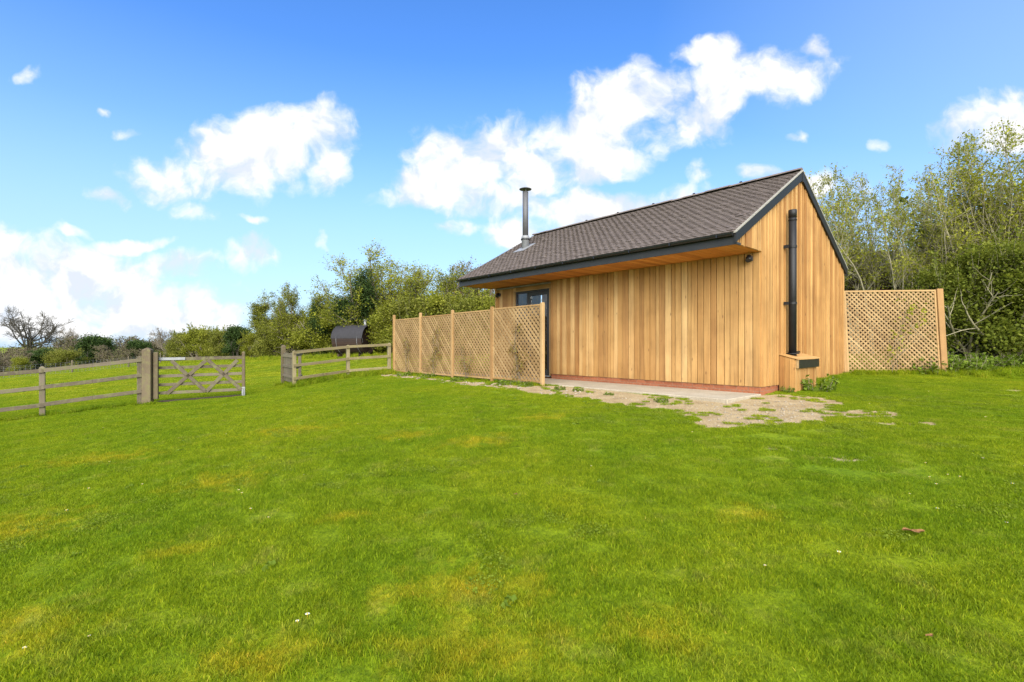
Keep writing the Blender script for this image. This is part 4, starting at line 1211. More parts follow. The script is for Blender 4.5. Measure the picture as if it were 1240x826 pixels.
G4 = 'trees and bushes of the far left hedgerow'
for key, px, top, Y, wd, lab in [
    ('oak0', 33, 371, 100, 1.05, 'spreading bare oak standing over the far left hedgerow'),
    ('oak1', 84, 393, 96, .6, 'bare tree with ivy wrapped trunk right of the bare oak'),
    ('oak2', 106, 404, 98, .7, 'fine twigged bare tree behind the round evergreen'),
    ('bush2', 118, 409, 80, 1.2, 'large round evergreen bush in the far left hedgerow'),
    ('bush2', 170, 414, 76, 1.1, 'dark evergreen bush just left of the gate post'),
    ('bush2', 48, 424, 72, 1.2, 'low dark bush below the bare oak'),
    ('bush0', 24, 433, 54, .9, 'bright lime bush in front of the far left hedgerow'),
    ('twig0', -17, 420, 90, 1.2, 'brown scrub at the left edge of the far hedgerow'),
    ('twig1', 12, 424, 92, 1.2, 'brown scrub left of the bare oak trunk'),
    ('twig0', 42, 424, 90, 1.2, 'brown scrub around the bare oak trunk'),
    ('twig1', 66, 420, 92, 1.2, 'brown scrub between the oak and the ivied tree'),
    ('twig0', 92, 414, 88, 1.2, 'brown scrub below the ivied tree'),
    ('twig1', 138, 411, 94, 1.3, 'brown scrub right of the round evergreen'),
    ('twig0', 158, 410, 92, 1.2, 'reddish brown scrub left of the gate post'),
    ('twig1', 184, 411, 88, 1.2, 'brown scrub behind the gate post'),
    ('twig0', 214, 408, 86, 1.2, 'brown scrub seen over the gate hinge'),
    ('twig1', 4, 426, 66, 1.2, 'low brown bush at the left edge below the scrub'),
    ('bush1', 78, 424, 72, 1.2, 'olive bush below the ivied tree'),
    ('twig0', 146, 418, 74, 1.2, 'low brown bush right of the round evergreen')]:
    is_tree = key[:3] == 'oak'
    plant_px(key, 'field_tree' if is_tree else 'hedgerow_bush', lab, 'tree' if is_tree else 'bush', px, top, Y, wd, G4)

# far wooded mass closing the gaps along the horizon: scattered twiggy bushes merge into one band
rng = np.random.default_rng(77)
Vv, Ff, Tt, base = [], [], [], 0
for (xa, ya, xb, yb, cnt, hh) in [(-150, 118, -52, 108, 60, 5.5), (-52, 84, -22, 62, 26, 3.2), (-24, 47, 6, 40, 22, 3.0)]:
    for k in range(cnt):
        t = (k + rng.uniform()) / cnt; x, y = xa + (xb - xa) * t + rng.normal() * 1.0, ya + (yb - ya) * t + rng.normal() * 1.5
        h = hh * rng.uniform(.55, 1.0); z0 = gz(x, y)
        n = 1500
        C = rng.normal(size=(n, 3)) * np.array([h * .42, h * .42, h * .26]) + np.array([x, y, z0 + h * .45])
        v, fq, tn = leaves_mesh(rng, C, .22 if y > 70 else .14, .3, rng.normal(0, .12)); Vv.append(v); Ff.append(fq + base); Tt.append(tn); base += len(v)
o = link('far_hedge', mesh_from('far_hedge', np.concatenate(Vv), np.concatenate(Ff), M['leaf_dull'], {'tone': np.concatenate(Tt)}))
tag(o, 'distant brownish hedge line along the edge of the fields', 'hedge', kind='stuff')


# leafy weeds and nettles
def weed(seed, H=.45, Wd=.9, stems=40, leaf=.07, per=14):
    rng = np.random.default_rng(seed)
    az = rng.uniform(0, 2 * np.pi, stems); r = np.sqrt(rng.uniform(0, 1, stems)) * Wd * .42; tl = np.radians(rng.uniform(0, 35, stems))
    P = np.stack([np.cos(az) * r, np.sin(az) * r, np.full(stems, -.04)], 1); Dv = np.stack([np.sin(tl) * np.cos(az), np.sin(tl) * np.sin(az), np.cos(tl)], 1)
    l0 = level(rng, P, Dv, H * rng.uniform(.5, 1.05, stems), np.full(stems, .004), 4, .12, .02, .5)
    C = nodes_between(rng, l0, per, .2, leaf * .7)
    return segs_mesh((l0,), (4,)), leaves_mesh(rng, C, leaf, .9, (vn3(C, 4) - .5) * .4, 1.6)


pr('weed0', weed(21, .45, .9, 60, .048, 14), 'bark_green', 'leaf_nettle')
pr('weed1', weed(22, .30, .5, 22, .05, 12), 'bark_green', 'leaf_nettle')
pr('weed2', weed(23, .12, .40, 30, .035, 10), 'bark_green', 'leaf_nettle')
for key, x, y, h, wd, lab, cat in [
    ('weed1', *loc(1.3, -.55)[:2], .27, .95, 'leafy green weed at the foot of the timber box', 'weed'),
    ('weed1', *loc(.72, -.22)[:2], .12, .8, 'tiny weed at the near corner of the timber box', 'weed'),
    ('weed0', 10.55, 12.2, .40, 1.2, 'nettle clump at the foot of the leaning trellis post', 'nettles'),
    ('weed0', 11.35, 12.35, .45, 1.2, 'second nettle clump out from the leaning trellis post', 'nettles'),
    ('weed0', 12.1, 12.7, .42, 1.3, 'third nettle clump out from the leaning trellis post', 'nettles'),
    ('weed0', 12.9, 12.6, .36, 1.3, 'nettle clump near the right picture edge', 'nettles'),
    ('weed0', 13.7, 12.8, .4, 1.3, 'nettle clump at the right picture edge', 'nettles'),
    ('weed0', 10.9, 12.9, .55, 1.1, 'tall nettle clump tucked behind the trellis post', 'nettles'),
    ('weed2', .30, 11.05, .10, .8, 'low weed left of the nearest trellis post', 'weed'),
    ('weed2', -.15, 11.6, .11, .8, 'low weed beneath the nearest trellis panel', 'weed'),
    ('weed2', -1.45, 13.2, .10, 1.0, 'low weed beneath the third trellis panel', 'weed'),
    ('weed2', -2.55, 14.55, .12, 1.0, 'low weed beneath the second trellis panel', 'weed'),
    ('weed2', -3.4, 15.6, .12, 1.0, 'low weed beneath the farthest trellis panel', 'weed'),
    ('weed2', 1.0, 10.25, .07, .8, 'small green tuft on the bare earth by the path', 'weed'),
    ('weed2', 1.35, 9.95, .06, .8, 'flat weed on bare earth right of the path tuft', 'weed'),
    ('weed2', 2.55, 8.35, .06, .9, 'small weed at the edge of the concrete path', 'weed'),
    ('weed2', 1.85, 9.3, .05, .8, 'tiny weed halfway along the concrete path edge', 'weed')]:
    plant(key, 'nettle_clump' if cat == 'nettles' else 'weed', lab, cat, (x, y, gz(x, y) - .01), h, wd)


# climbers on the trellis
def climber(seed, H, Wd, n, frame_pos, ang, label, mat, leaf=.035):
    rng = np.random.default_rng(seed)
    st = 3
    P = np.stack([rng.uniform(-.1, .1, st), np.full(st, -.03), np.zeros(st)], 1); Dv = np.stack([rng.normal(0, .22, st), np.zeros(st), np.ones(st)], 1)
    l0 = level(rng, P, Dv, H * rng.uniform(.8, 1, st), np.full(st, .005), 10, .16, .08, .5)
    l1 = level(rng, *spawn(rng, l0, 5, .15, .95, 55, 15, lambda t: np.full(len(t), Wd * .5), .7), 5, .2, .02, .5)
    for l in (l0, l1): l[0][..., 1] = l[0][..., 1] * .08 - .03
    cc = nodes_between(rng, l1, 3, .2, .10); cc[:, 1] = -.035; n = int(n * .6); k = rng.integers(0, len(cc), n)
    C = cc[k] + rng.normal(size=(n, 3)) * np.array([.055, .015, .055])
    t = thing('climbing_plant', label, 'climber', frame_pos, ang)
    s_ = segs_mesh((l0, l1), (5, 4)); lv = leaves_mesh(rng, C, leaf, .1)
    link('stems', mesh_from('climber_stems', s_[0], s_[1], M['twig_brown']), t); link('leaves', mesh_from('climber_leaves', lv[0], lv[1], M[mat], {'tone': lv[2]}), t)


def along(u): q_ = p0 + dv.normalized() * u; return q_
ta = tang + math.pi
for u, H, Wd, n, lab, mt, sd in [(.75, 1.6, .55, 420, 'sparse climber scattered over the nearest trellis panel', 'leaf_red', 31), (seg * 1.55, .9, .35, 160, 'thin climber low on the third trellis panel', 'leaf_red', 32),
                                 (seg * 2.5, 1.6, .6, 460, 'brown green climber spreading over the second trellis panel', 'leaf_red', 33), (seg * 3.4, 1.2, .5, 260, 'sparse climber on the farthest trellis panel', 'leaf_red', 34)]:
    q_ = along(u); nrm = Vector((-math.sin(ta), math.cos(ta), 0)); q_ = q_ - Vector((TU[0], TU[1], 0)) * .05
    climber(sd, H, Wd, n, (q_.x, q_.y, .05), ta, lab, mt)
climber(35, 2.0, .75, 260, (lp.x + 1.0, lp.y - .20, .22), R(-6), 'yellow green climber up the middle of the leaning trellis', 'leaf_spring', .045)

# ----------------------------------------------------------------- grass (instanced blades, one object)
store = bpy.data.collections.new('grass_patches')
M['leaf_clover'] = leafmat('leaf_clover', [(0, (.12, .165, .010)), (.5, (.17, .225, .018)), (1, (.24, .29, .04))], .4)


def leafy_patch(name, size, n, leaf, seed, mat, up):
    rng = np.random.default_rng(seed)
    ra = size * .5 * np.sqrt(rng.uniform(0, 1, n)); pa = rng.uniform(0, 6.283, n)
    C = np.stack([np.cos(pa) * ra, np.sin(pa) * ra, rng.uniform(.008, .026, n)], 1)
    v, fq, tn = leaves_mesh(rng, C, leaf, up, None, 1.15)
    o = bpy.data.objects.new(name, mesh_from(name, v, fq, M[mat], {'tone': tn})); store.objects.link(o)


def patch(name, size, n, ln, wd, seed, bend=.5):
    rng = np.random.default_rng(seed)
    ra = size * .5 * np.sqrt(rng.uniform(0, 1, n)) * rng.uniform(.75, 1.1, n); pa = rng.uniform(0, 2 * np.pi, n)
    P = np.stack([np.cos(pa) * ra, np.sin(pa) * ra, np.full(n, -.006)], 1)
    az = rng.uniform(0, 2 * np.pi, n); side = np.stack([np.cos(az), np.sin(az), np.zeros(n)], 1)
    la = rng.uniform(0, 2 * np.pi, n); tl = np.abs(rng.normal(0, .55, n))
    d0 = unit(np.stack([np.cos(la) * tl * .6, np.sin(la) * tl * .6, np.ones(n)], 1)); d1 = unit(d0 + np.stack([np.cos(la), np.sin(la), -np.ones(n) * .3], 1) * (bend * rng.uniform(.3, 1.7, n))[:, None])
    L_ = ln * rng.uniform(.45, 1.35, n)[:, None]; w = wd * rng.uniform(.7, 1.3, n)[:, None]
    a = P; b = P + d0 * L_ * .55; c = b + d1 * L_ * .45
    V = np.stack([a - side * w * .5, a + side * w * .5, b + side * w * .42, b - side * w * .42, c + side * w * .08, c - side * w * .08], 1).reshape(-1, 3)
    i6 = np.arange(n)[:, None] * 6
    Fq = np.concatenate([i6 + np.array([[0, 1, 2, 3]]), i6 + np.array([[3, 2, 4, 5]])])
    me = mesh_from(name, V, Fq, M['blade'], {'tone': np.repeat(np.clip(rng.beta(2.2, 2.2, n), 0, 1), 6)})
    o = bpy.data.objects.new(name, me); store.objects.link(o)


for k in range(8): patch(f'a{k:02d}', .56, 3400, .027, .0036, 100 + k)      # 0-7 near lawn
for k in range(6): patch(f'b{k:02d}', .15, 190, .032, .0042, 200 + k)       # 8-13 small tufts for ragged edges
for k in range(5): patch(f'c{k:02d}', 1.3, 3400, .040, .0085, 300 + k)      # 14-18 far lawn
for k in range(5): patch(f'd{k:02d}', .20, 120, .17, .0060, 400 + k, .8)    # 19-23 long tufts

for k in range(3): leafy_patch(f'e{k:02d}', .22, 150, .013, 500 + k, 'leaf_clover', 1.0)   # 24-26 clover
for k in range(2): leafy_patch(f'f{k:02d}', .10, 9, .035, 520 + k, 'leaf_nettle', 1.0)   # 27-28 broad weeds
rng = np.random.default_rng(5)
pos, idx, rot, scl = [], [], [], []


def in_cabin(x, y, pad=0.0):
    dx, dy = x - CAB.x, y - CAB.y; t = dx * TU[0] + dy * TU[1]; s = dx * SU[0] + dy * SU[1]
    slab = (t > -1.34 - pad) & (t < .1) & (s > -.02 - pad) & (s < 9.6)
    body = (t > 0 - pad) & (t < W + pad) & (s > -.0 - pad) & (s < L + pad)
    return slab | body


def scatter(x0, x1, y0, y1, step, sel, base, cnt, zs, keep):
    xs = np.arange(x0, x1, step); ys = np.arange(y0, y1, step)
    X, Y = np.meshgrid(xs, ys); X = X.ravel() + rng.uniform(-.32, .32, X.size) * step; Y = Y.ravel() + rng.uniform(-.32, .32, Y.size) * step
    k = keep(X, Y); X, Y = X[k], Y[k]
    if not len(X): return
    h = zs * (.78 + .16 * fbm(X * .5 + 3, Y * .5, 3)) * rng.uniform(.85, 1.15, len(X))
    pos.append(np.stack([X, Y, ground(X, Y) - .004], 1)); idx.append(base + rng.integers(0, cnt, len(X)))
    rot.append(np.stack([rng.normal(0, .03, len(X)), rng.normal(0, .03, len(X)), rng.uniform(0, 6.28, len(X))], 1)); s_ = rng.uniform(.9, 1.1, len(X)); scl.append(np.stack([s_, s_, h], 1))


def view(X, Y, m): return np.abs(X) < Y * 1.10 + m
edge = lambda X, Y: np.maximum.reduce([dirt(X + a, Y + b) for a, b in ((0, 0), (.25, 0), (-.25, 0), (0, .25), (0, -.25), (.17, .17), (-.17, -.17), (.17, -.17), (-.17, .17))])
# near lawn, away from bare earth and walls
scatter(-20, 20, .9, 17.5, .275, 0, 0, 8, 1.0, lambda X, Y: view(X, Y, 1.0) & (edge(X, Y) < .12) & ~in_cabin(X, Y, .25))
# ragged edges of the bare earth and along walls
scatter(-5.2, 11, 4, 17.5, .085, 0, 8, 6, 1.1, lambda X, Y: ((edge(X, Y) >= .12) | in_cabin(X, Y, .27)) & (rng.uniform(size=X.shape) > dirt(X, Y) * 1.25) & ~in_cabin(X, Y, .02))
scatter(-5.2, 11, 4, 17.5, .16, 0, 8, 6, .9, lambda X, Y: (dirt(X, Y) >= .42) & (fbm(X * 3.1 + 9, Y * 3.1, 4) > .63) & ~in_cabin(X, Y, .02))
scatter(-9, 9, 1.3, 9, .12, 0, 24, 3, 1.25, lambda X, Y: view(X, Y, .5) & (fbm(X * .8 + 40, Y * .8 + 3, 4) > .66) & (rng.uniform(size=X.shape) < .22) & (dirt(X, Y) < .2) & ~in_cabin(X, Y, .1))
scatter(-9, 9, 1.3, 9, .3, 0, 27, 2, 1.25, lambda X, Y: view(X, Y, .5) & (rng.uniform(size=X.shape) < .035) & (dirt(X, Y) < .2) & ~in_cabin(X, Y, .1))
# paddock
scatter(-48, 16, 17.4, 56, .68, 0, 14, 5, 1.0, lambda X, Y: (np.abs(X) < Y * 1.1) & ~in_cabin(X, Y, .3))
# long grass along fences, gate, posts and the hedge foot


def line_tufts(pts, n, w, hs, base=19):
    for _ in range(n):
        k = rng.integers(0, len(pts) - 1); t = rng.uniform(); x = pts[k][0] + (pts[k + 1][0] - pts[k][0]) * t + rng.normal() * w; y = pts[k][1] + (pts[k + 1][1] - pts[k][1]) * t + rng.normal() * w
        if in_cabin(np.array([x]), np.array([y]), .02)[0]: continue
        pos.append(np.array([[x, y, gz(x, y) - .01]])); idx.append(np.array([base + rng.integers(0, 5)])); rot.append(np.array([[0, 0, rng.uniform(0, 6.28)]])); s_ = rng.uniform(.7, 1.2); scl.append(np.array([[s_, s_, hs * rng.uniform(.5, 1.2)]]))


line_tufts(lf[1:], 130, .09, .75); line_tufts(rf, 260, .16, 1.15); line_tufts([rf[0], N_, F_], 60, .12, .9); line_tufts([(-5.5, 16.2), (-4.2, 16.6)], 120, .22, 1.0)
line_tufts([gp, (gp[0] + .05, gp[1])], 14, .16, .6)
line_tufts([(p0.x, p0.y + .1), (p1.x, p1.y)], 60, .08, .6)
line_tufts([tuple(loc(2.1, -.1)[:2]), tuple(loc(5.0, -.1)[:2])], 90, .07, .6); line_tufts([(8.5, 12.15), (10.7, 12.1)], 130, .12, .85); line_tufts([(10.6, 11.7), (14.5, 12.2)], 260, .3, 1.0)
line_tufts([(-30, 46), (-16, 36), (-8, 33), (0, 30)], 700, .9, 1.8)
pos, idx, rot, scl = map(np.concatenate, (pos, idx, rot, scl))
me = bpy.data.meshes.new('lawn_grass'); me.vertices.add(len(pos)); me.vertices.foreach_set('co', pos.astype(np.float32).ravel())
a = me.attributes.new('pick', 'INT', 'POINT'); a.data.foreach_set('value', idx.astype(np.int32))
for nm, arr in (('turn', rot), ('size', scl)):
    a = me.attributes.new(nm, 'FLOAT_VECTOR', 'POINT'); a.data.foreach_set('vector', arr.astype(np.float32).ravel())
me.materials.append(M['blade'])
go = link('lawn_grass', me); tag(go, 'short mown green lawn grass with mossy yellow patches', 'grass', kind='stuff')
ng = bpy.data.node_groups.new('grass_scatter', 'GeometryNodeTree')
ng.interface.new_socket('Geometry', in_out='INPUT', socket_type='NodeSocketGeometry'); ng.interface.new_socket('Geometry', in_out='OUTPUT', socket_type='NodeSocketGeometry')
gi, g_o = ng.nodes.new('NodeGroupInput'), ng.nodes.new('NodeGroupOutput')
ci = ng.nodes.new('GeometryNodeCollectionInfo'); ci.inputs['Collection'].default_value = store; ci.inputs['Separate Children'].default_value = True; ci.inputs['Reset Children'].default_value = True
ip = ng.nodes.new('GeometryNodeInstanceOnPoints'); ip.inputs['Pick Instance'].default_value = True
def named(n, typ):
    q_ = ng.nodes.new('GeometryNodeInputNamedAttribute'); q_.data_type = typ; q_.inputs['Name'].default_value = n; return q_.outputs['Attribute']
ng.links.new(gi.outputs[0], ip.inputs['Points']); ng.links.new(ci.outputs[0], ip.inputs['Instance'])
ng.links.new(named('pick', 'INT'), ip.inputs['Instance Index']); ng.links.new(named('turn', 'FLOAT_VECTOR'), ip.inputs['Rotation']); ng.links.new(named('size', 'FLOAT_VECTOR'), ip.inputs['Scale'])
ng.links.new(ip.outputs[0], g_o.inputs[0])
md = go.modifiers.new('scatter', 'NODES'); md.node_group = ng
print('grass instances', len(pos))

# gravel and small stones on the bare earth
rng = np.random.default_rng(9)
Vv, Ff, b, Tt = [], [], 0, []
ico = np.array([(0, 0, 1), (.9, 0, .2), (.28, .85, .25), (-.72, .53, .2), (-.72, -.53, .25), (.28, -.85, .2), (0, 0, -.6)])
fc = [(0, 1, 2), (0, 2, 3), (0, 3, 4), (0, 4, 5), (0, 5, 1), (6, 2, 1), (6, 3, 2), (6, 4, 3), (6, 5, 4), (6, 1, 5)]
cnt = 0
while cnt < 1700:
    (xa, ya), (xb, yb), r0 = _dirt[rng.integers(0, 6)]; t = rng.uniform(); x, y = xa + (xb - xa) * t + rng.normal() * .3, ya + (yb - ya) * t + rng.normal() * .3
    if float(dirt(x, y)) < .6 or in_cabin(np.array([x]), np.array([y]), 0)[0]: continue
    s_ = .007 + .02 * rng.uniform() ** 4 * (2.2 if y > 9.5 else 1); v = ico * s_ * rng.uniform(.7, 1.3, 3) * np.array([1, 1, .6]); an = rng.uniform(0, 6.28); ca, sa = math.cos(an), math.sin(an)
    v = np.stack([v[:, 0] * ca - v[:, 1] * sa + x, v[:, 0] * sa + v[:, 1] * ca + y, v[:, 2] + gz(x, y) - .018], 1)
    Vv.append(v); Ff.append(np.array(fc) + b); b += 7; cnt += 1
o = link('gravel', mesh_from('gravel', np.concatenate(Vv), np.concatenate(Ff), M['stone'], None, False)); tag(o, 'small pale stones on the bare earth before the cabin', 'gravel', kind='stuff')

# daisies and fallen leaves
def daisy():
    t = MB(); n = 11
    for k in range(n):
        a = 2 * math.pi * k / n; a0, a1 = a - .2, a + .2
        t._add([(.003 * math.cos(a), .003 * math.sin(a), .022), (.0095 * math.cos(a0), .0095 * math.sin(a0), .025), (.0115 * math.cos(a), .0115 * math.sin(a), .0245), (.0095 * math.cos(a1), .0095 * math.sin(a1), .025)], [(0, 1, 2, 3)], [(0, 0, 0)] * 4)
    pm = mesh_from('petals', np.array(t.v), t.f, M['white'])
    c = MB(); c.tube([(0, 0, .022), (0, 0, .026), (0, 0, .028)], [.0042, .0042, .002], 8); c.tube([(0, 0, -.005), (0, 0, .022)], .0008, 5)
    cm = mesh_from('flower_disc', np.array(c.v), c.f, M['yellow'])
    return pm, cm


pm, cm = daisy(); rng = np.random.default_rng(19); k = 0
spots = [(-2.35, 2.35), (-2.1, 2.42), (-2.45, 2.3), (-1.05, 2.5), (-1.08, 2.45), (-2.2, 4.1), (-1.95, 3.9), (3.1, 3.55), (3.35, 3.3), (1.98, 2.95), (3.6, 4.2), (3.8, 4.25)]
for _ in range(70):
    ct = [(3.9, 4.2, .45), (-4.2, 13.0, .8), (-5.5, 9.5, 1.2), (-6.2, 12.6, 1.0), (0, 5, 2.2), (-2, 7, 2), (6.5, 8.2, 1.2), (-.6, 9, 1.2)][rng.integers(0, 8)]
    spots.append((ct[0] + rng.normal() * ct[2], ct[1] + rng.normal() * ct[2]))
for x, y in spots:
    if y < 1.8 or dirt(x, y) > .3 or in_cabin(np.array([x]), np.array([y]), .1)[0]: continue
    t = thing('daisy', 'tiny white daisy flower in the short lawn grass', 'daisy', (x, y, gz(x, y)), rng.uniform(0, 6), 'daisies dotted over the lawn')
    s_ = rng.uniform(.6, 1.0); t.scale = (s_, s_, s_ * rng.uniform(.9, 1.2)); link('petals', pm, t); link('flower_disc', cm, t)


def dead_leaf(x, y, s_, rz, label):
    b = MB(); n = 9; pts = []
    for i_ in range(n):
        u = i_ / (n - 1); w = .38 * math.sin(math.pi * min(1, u * .97 + .02)) ** .8 * (1 + .25 * math.sin(u * 23))
        zc = .012 + .05 * math.sin(u * 5 + 1) * .5
        for sd in (-1, 0, 1): pts.append(((u - .5) * s_, sd * w * s_ * .55, .03 + (zc + abs(sd) * .10 * (.6 + .4 * math.sin(u * 9))) * s_))
    fs = []
    for i_ in range(n - 1):
        for j in (0, 1): fs.append((i_ * 3 + j, i_ * 3 + j + 1, i_ * 3 + j + 4, i_ * 3 + j + 3))
    b._add(pts, fs, pts); o = b.build('fallen_leaf', M['dead_leaf']); o.location = (x, y, gz(x, y)); o.rotation_euler = (0, 0, rz)
    tag(o, label, 'leaf')


dead_leaf(2.62, 3.18, .135, -.1, 'large curled brown leaf lying on the lawn at right')
dead_leaf(1.85, 2.16, .045, .3, 'small pale brown leaf on the lawn near the bottom right')
dead_leaf(.03, 4.1, .05, .9, 'small dark leaf on the lawn near the middle')

# ----------------------------------------------------------------- sky, sun, camera
SUN_EL, SUN_AZ = R(35), R(181)     # azimuth from +Y clockwise: behind the camera, a little to the right
SKY_STRENGTH = .10
EXPOSURE = 1.52
sun = bpy.data.lights.new('sun', 'SUN'); sun.energy = 3.3; sun.angle = R(75); sun.color = (1, .95, .86)
so = bpy.data.objects.new('sun', sun); COL.objects.link(so)
sd = Vector((math.sin(SUN_AZ) * math.cos(SUN_EL), math.cos(SUN_AZ) * math.cos(SUN_EL), math.sin(SUN_EL)))
so.rotation_euler = sd.to_track_quat('Z', 'Y').to_euler()

world = bpy.data.worlds.new('World'); scene.world = world; world.use_nodes = True
nt = world.node_tree; nt.nodes.clear()
wo = nt.nodes.new('ShaderNodeOutputWorld'); bg = nt.nodes.new('ShaderNodeBackground'); bg.inputs[1].default_value = SKY_STRENGTH
sky = nt.nodes.new('ShaderNodeTexSky'); sky.sky_type = 'NISHITA'; sky.sun_disc = False; sky.sun_elevation = SUN_EL; sky.sun_rotation = SUN_AZ
sky.air_density = 1.0; sky.dust_density = .6; sky.ozone_density = 2.5
hs = nt.nodes.new('ShaderNodeHueSaturation'); hs.inputs['Saturation'].default_value = 1.29; hs.inputs['Value'].default_value = 1.10; hs.inputs['Hue'].default_value = .511
nt.links.new(sky.outputs[0], hs.inputs['Color'])
tc = nt.nodes.new('ShaderNodeTexCoord'); sp = nt.nodes.new('ShaderNodeSeparateXYZ'); nt.links.new(tc.outputs['Generated'], sp.inputs[0])
yc = math_(nt, 'MAXIMUM', math_(nt, 'ABSOLUTE', sp.outputs[1]), .08)
cb = nt.nodes.new('ShaderNodeCombineXYZ'); nt.links.new(math_(nt, 'DIVIDE', sp.outputs[0], yc), cb.inputs[0]); nt.links.new(math_(nt, 'DIVIDE', sp.outputs[2], yc), cb.inputs[1])
Pc = cb.outputs[0]
def vnode(op, a, b_):
    n = nt.nodes.new('ShaderNodeVectorMath'); n.operation = op
    for i_, v in enumerate((a, b_)):
        if isinstance(v, tuple): n.inputs[i_].default_value = v
        else: nt.links.new(v, n.inputs[i_])
    return n.outputs[0]
nz = nt.nodes.new('ShaderNodeTexNoise'); nz.inputs['Scale'].default_value = 7; nz.inputs['Detail'].default_value = 5; nt.links.new(Pc, nz.inputs['Vector'])
Pd = vnode('ADD', Pc, vnode('MULTIPLY', vnode('SUBTRACT', nz.outputs['Color'], (.5, .5, .5)), (.11, .09, 0)))
CL = [(375, 155, 50, 34, 8, 1), (325, 178, 62, 38, -6, 1), (262, 178, 62, 34, 18, .9), (395, 195, 26, 34, 0, .9), (300, 210, 75, 28, 0, .75), (215, 215, 62, 34, -10, .85), (235, 252, 38, 16, -15, .7), (132, 242, 30, 13, -18, .7), (150, 158, 24, 9, 8, .4),
      (45, 86, 24, 15, 20, .26), (120, 133, 10, 8, 0, .22), (85, 287, 30, 9, 0, .3), (160, 294, 42, 10, 5, .85), (205, 321, 52, 19, 0, .85), (313, 303, 34, 21, 0, 1), (300, 263, 24, 6, 0, .25), (395, 293, 9, 14, 0, .2),
      (60, 346, 165, 42, -4, 1.05), (-40, 350, 140, 60, 0, 1.1), (150, 380, 130, 34, -6, 1), (215, 380, 60, 26, 0, .9), (60, 392, 150, 22, 0, .9),
      (585, 193, 72, 42, 8, 1.05), (555, 178, 46, 24, 10, .9), (520, 220, 55, 26, 12, .9), (482, 238, 34, 14, 0, .7), (640, 200, 55, 30, 0, .9), (655, 160, 15, 12, 0, .7), (560, 275, 40, 14, 0, .5),
      (760, 128, 66, 44, 8, 1.1), (700, 165, 66, 36, 20, 1.05), (735, 190, 62, 24, 20, .95), (815, 150, 60, 34, 20, 1.05), (800, 178, 55, 18, 25, .9), (868, 58, 40, 20, -5, .95), (880, 98, 50, 32, 15, 1), (945, 92, 60, 32, 8, 1), (988, 60, 20, 22, 40, .75), (645, 222, 55, 22, 0, .8),
      (600, 245, 62, 24, 0, .85), (625, 280, 50, 22, 0, .85), (700, 252, 60, 26, 0, 1), (770, 246, 72, 18, 6, .95), (650, 250, 40, 20, 0, .8), (843, 213, 20, 20, -20, .55), (915, 213, 22, 12, 0, .85), (965, 165, 22, 6, 0, .25), (1060, 178, 12, 8, 0, .2), (985, 216, 25, 12, 0, .7),
      (1155, 165, 38, 22, 0, .9), (1195, 152, 50, 32, 8, 1), (1215, 118, 50, 18, 0, .3), (1020, 215, 40, 20, 0, .5)]
acc = None
for (px, py, rx, ry, rt, st) in CL:
    mp = nt.nodes.new('ShaderNodeMapping'); mp.vector_type = 'TEXTURE'
    mp.inputs['Location'].default_value = ((px - CX) / F, (HZ - py) / F, 0); mp.inputs['Rotation'].default_value = (0, 0, R(rt)); mp.inputs['Scale'].default_value = (rx * 1.2 / F, ry * 1.15 / F, 1)
    nt.links.new(Pd, mp.inputs[0])
    ln = nt.nodes.new('ShaderNodeVectorMath'); ln.operation = 'LENGTH'; nt.links.new(mp.outputs[0], ln.inputs[0])
    v = math_(nt, 'SUBTRACT', st, math_(nt, 'MULTIPLY', ln.outputs['Value'], ln.outputs['Value']))
    acc = v if acc is None else math_(nt, 'MAXIMUM', acc, v)
acc = math_(nt, 'MAXIMUM', acc, -1.2)
front = math_(nt, 'GREATER_THAN', sp.outputs[1], .08)
n1 = noise(nt, Pd, 8, 7, .56); n1u = noise(nt, vnode('ADD', Pd, (.012, .045, 0)), 8, 5, .56); n2 = noise(nt, tc.outputs['Generated'], 2.4, 8, .6)
dens = math_(nt, 'ADD', math_(nt, 'MULTIPLY', acc, .8), math_(nt, 'MULTIPLY', math_(nt, 'SUBTRACT', n1, .535), 3.5))
gen = math_(nt, 'MULTIPLY', math_(nt, 'SUBTRACT', n2, .52), 5.0)
mixd = nt.nodes.new('ShaderNodeMix'); mixd.data_type = 'FLOAT'
nt.links.new(front, mixd.inputs[0]); nt.links.new(gen, mixd.inputs[2]); nt.links.new(dens, mixd.inputs[3])
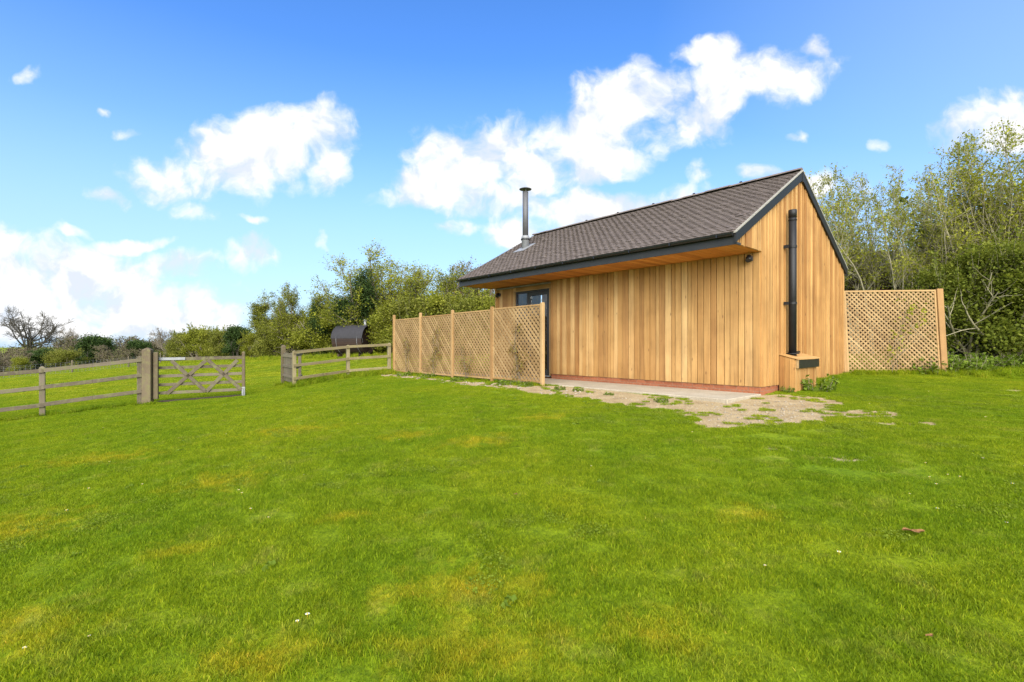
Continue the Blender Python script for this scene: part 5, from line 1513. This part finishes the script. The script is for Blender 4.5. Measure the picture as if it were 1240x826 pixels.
al = nt.nodes.new('ShaderNodeMapRange'); al.interpolation_type = 'SMOOTHSTEP'; al.inputs['From Min'].default_value = -.30; al.inputs['From Max'].default_value = .62
nt.links.new(mixd.outputs[0], al.inputs[0])
CLOUD = 4.0
shade = noise(nt, Pd, 5, 5, .55)
shade = math_(nt, 'ADD', math_(nt, 'MULTIPLY', shade, .5), math_(nt, 'ADD', math_(nt, 'MULTIPLY', math_(nt, 'SUBTRACT', n1, n1u), 1.5), .24))
cc = ramp(nt, shade, [(.34, (.72 * CLOUD, .78 * CLOUD, .88 * CLOUD)), (.56, (1.0 * CLOUD, 1.0 * CLOUD, 1.0 * CLOUD))])
veil = ramp(nt, math_(nt, 'ADD', math_(nt, 'MULTIPLY', sp.outputs[0], .75), math_(nt, 'MULTIPLY', noise(nt, tc.outputs['Generated'], 1.6, 3), .12)), [(.25, (0, 0, 0)), (.72, (.62, .62, .62))])
low = ramp(nt, sp.outputs[2], [(.0, (.92, .92, .92)), (.20, (.62, .62, .62)), (.36, (.18, .18, .18)), (.5, (0, 0, 0))])
hz_ = mixc(nt, math_(nt, 'MAXIMUM', veil, low), hs.outputs[0], (.46 * CLOUD, .68 * CLOUD, .95 * CLOUD))
skyc = mixc(nt, al.outputs[0], hz_, cc)
nt.links.new(skyc, bg.inputs[0]); nt.links.new(bg.outputs[0], wo.inputs[0])

cam = bpy.data.cameras.new('camera'); cam.sensor_width = 36; cam.lens = 36 * F / 1240; cam.shift_y = 4 / 1240; cam.clip_end = 4000; cam.clip_start = .05
co = bpy.data.objects.new('camera', cam); COL.objects.link(co); co.location = (0, 0, EYE); co.rotation_euler = (R(90), 0, 0)
scene.camera = co
scene.render.engine = 'CYCLES'
scene.cycles.max_bounces = 8; scene.cycles.diffuse_bounces = 4; scene.cycles.transmission_bounces = 6; scene.cycles.use_denoising = True; scene.cycles.denoising_prefilter = 'NONE'
vs_ = scene.view_settings; vs_.view_transform = 'Standard'; vs_.look = 'None'; vs_.gamma = 1; vs_.use_curve_mapping = False; vs_.exposure = EXPOSURE
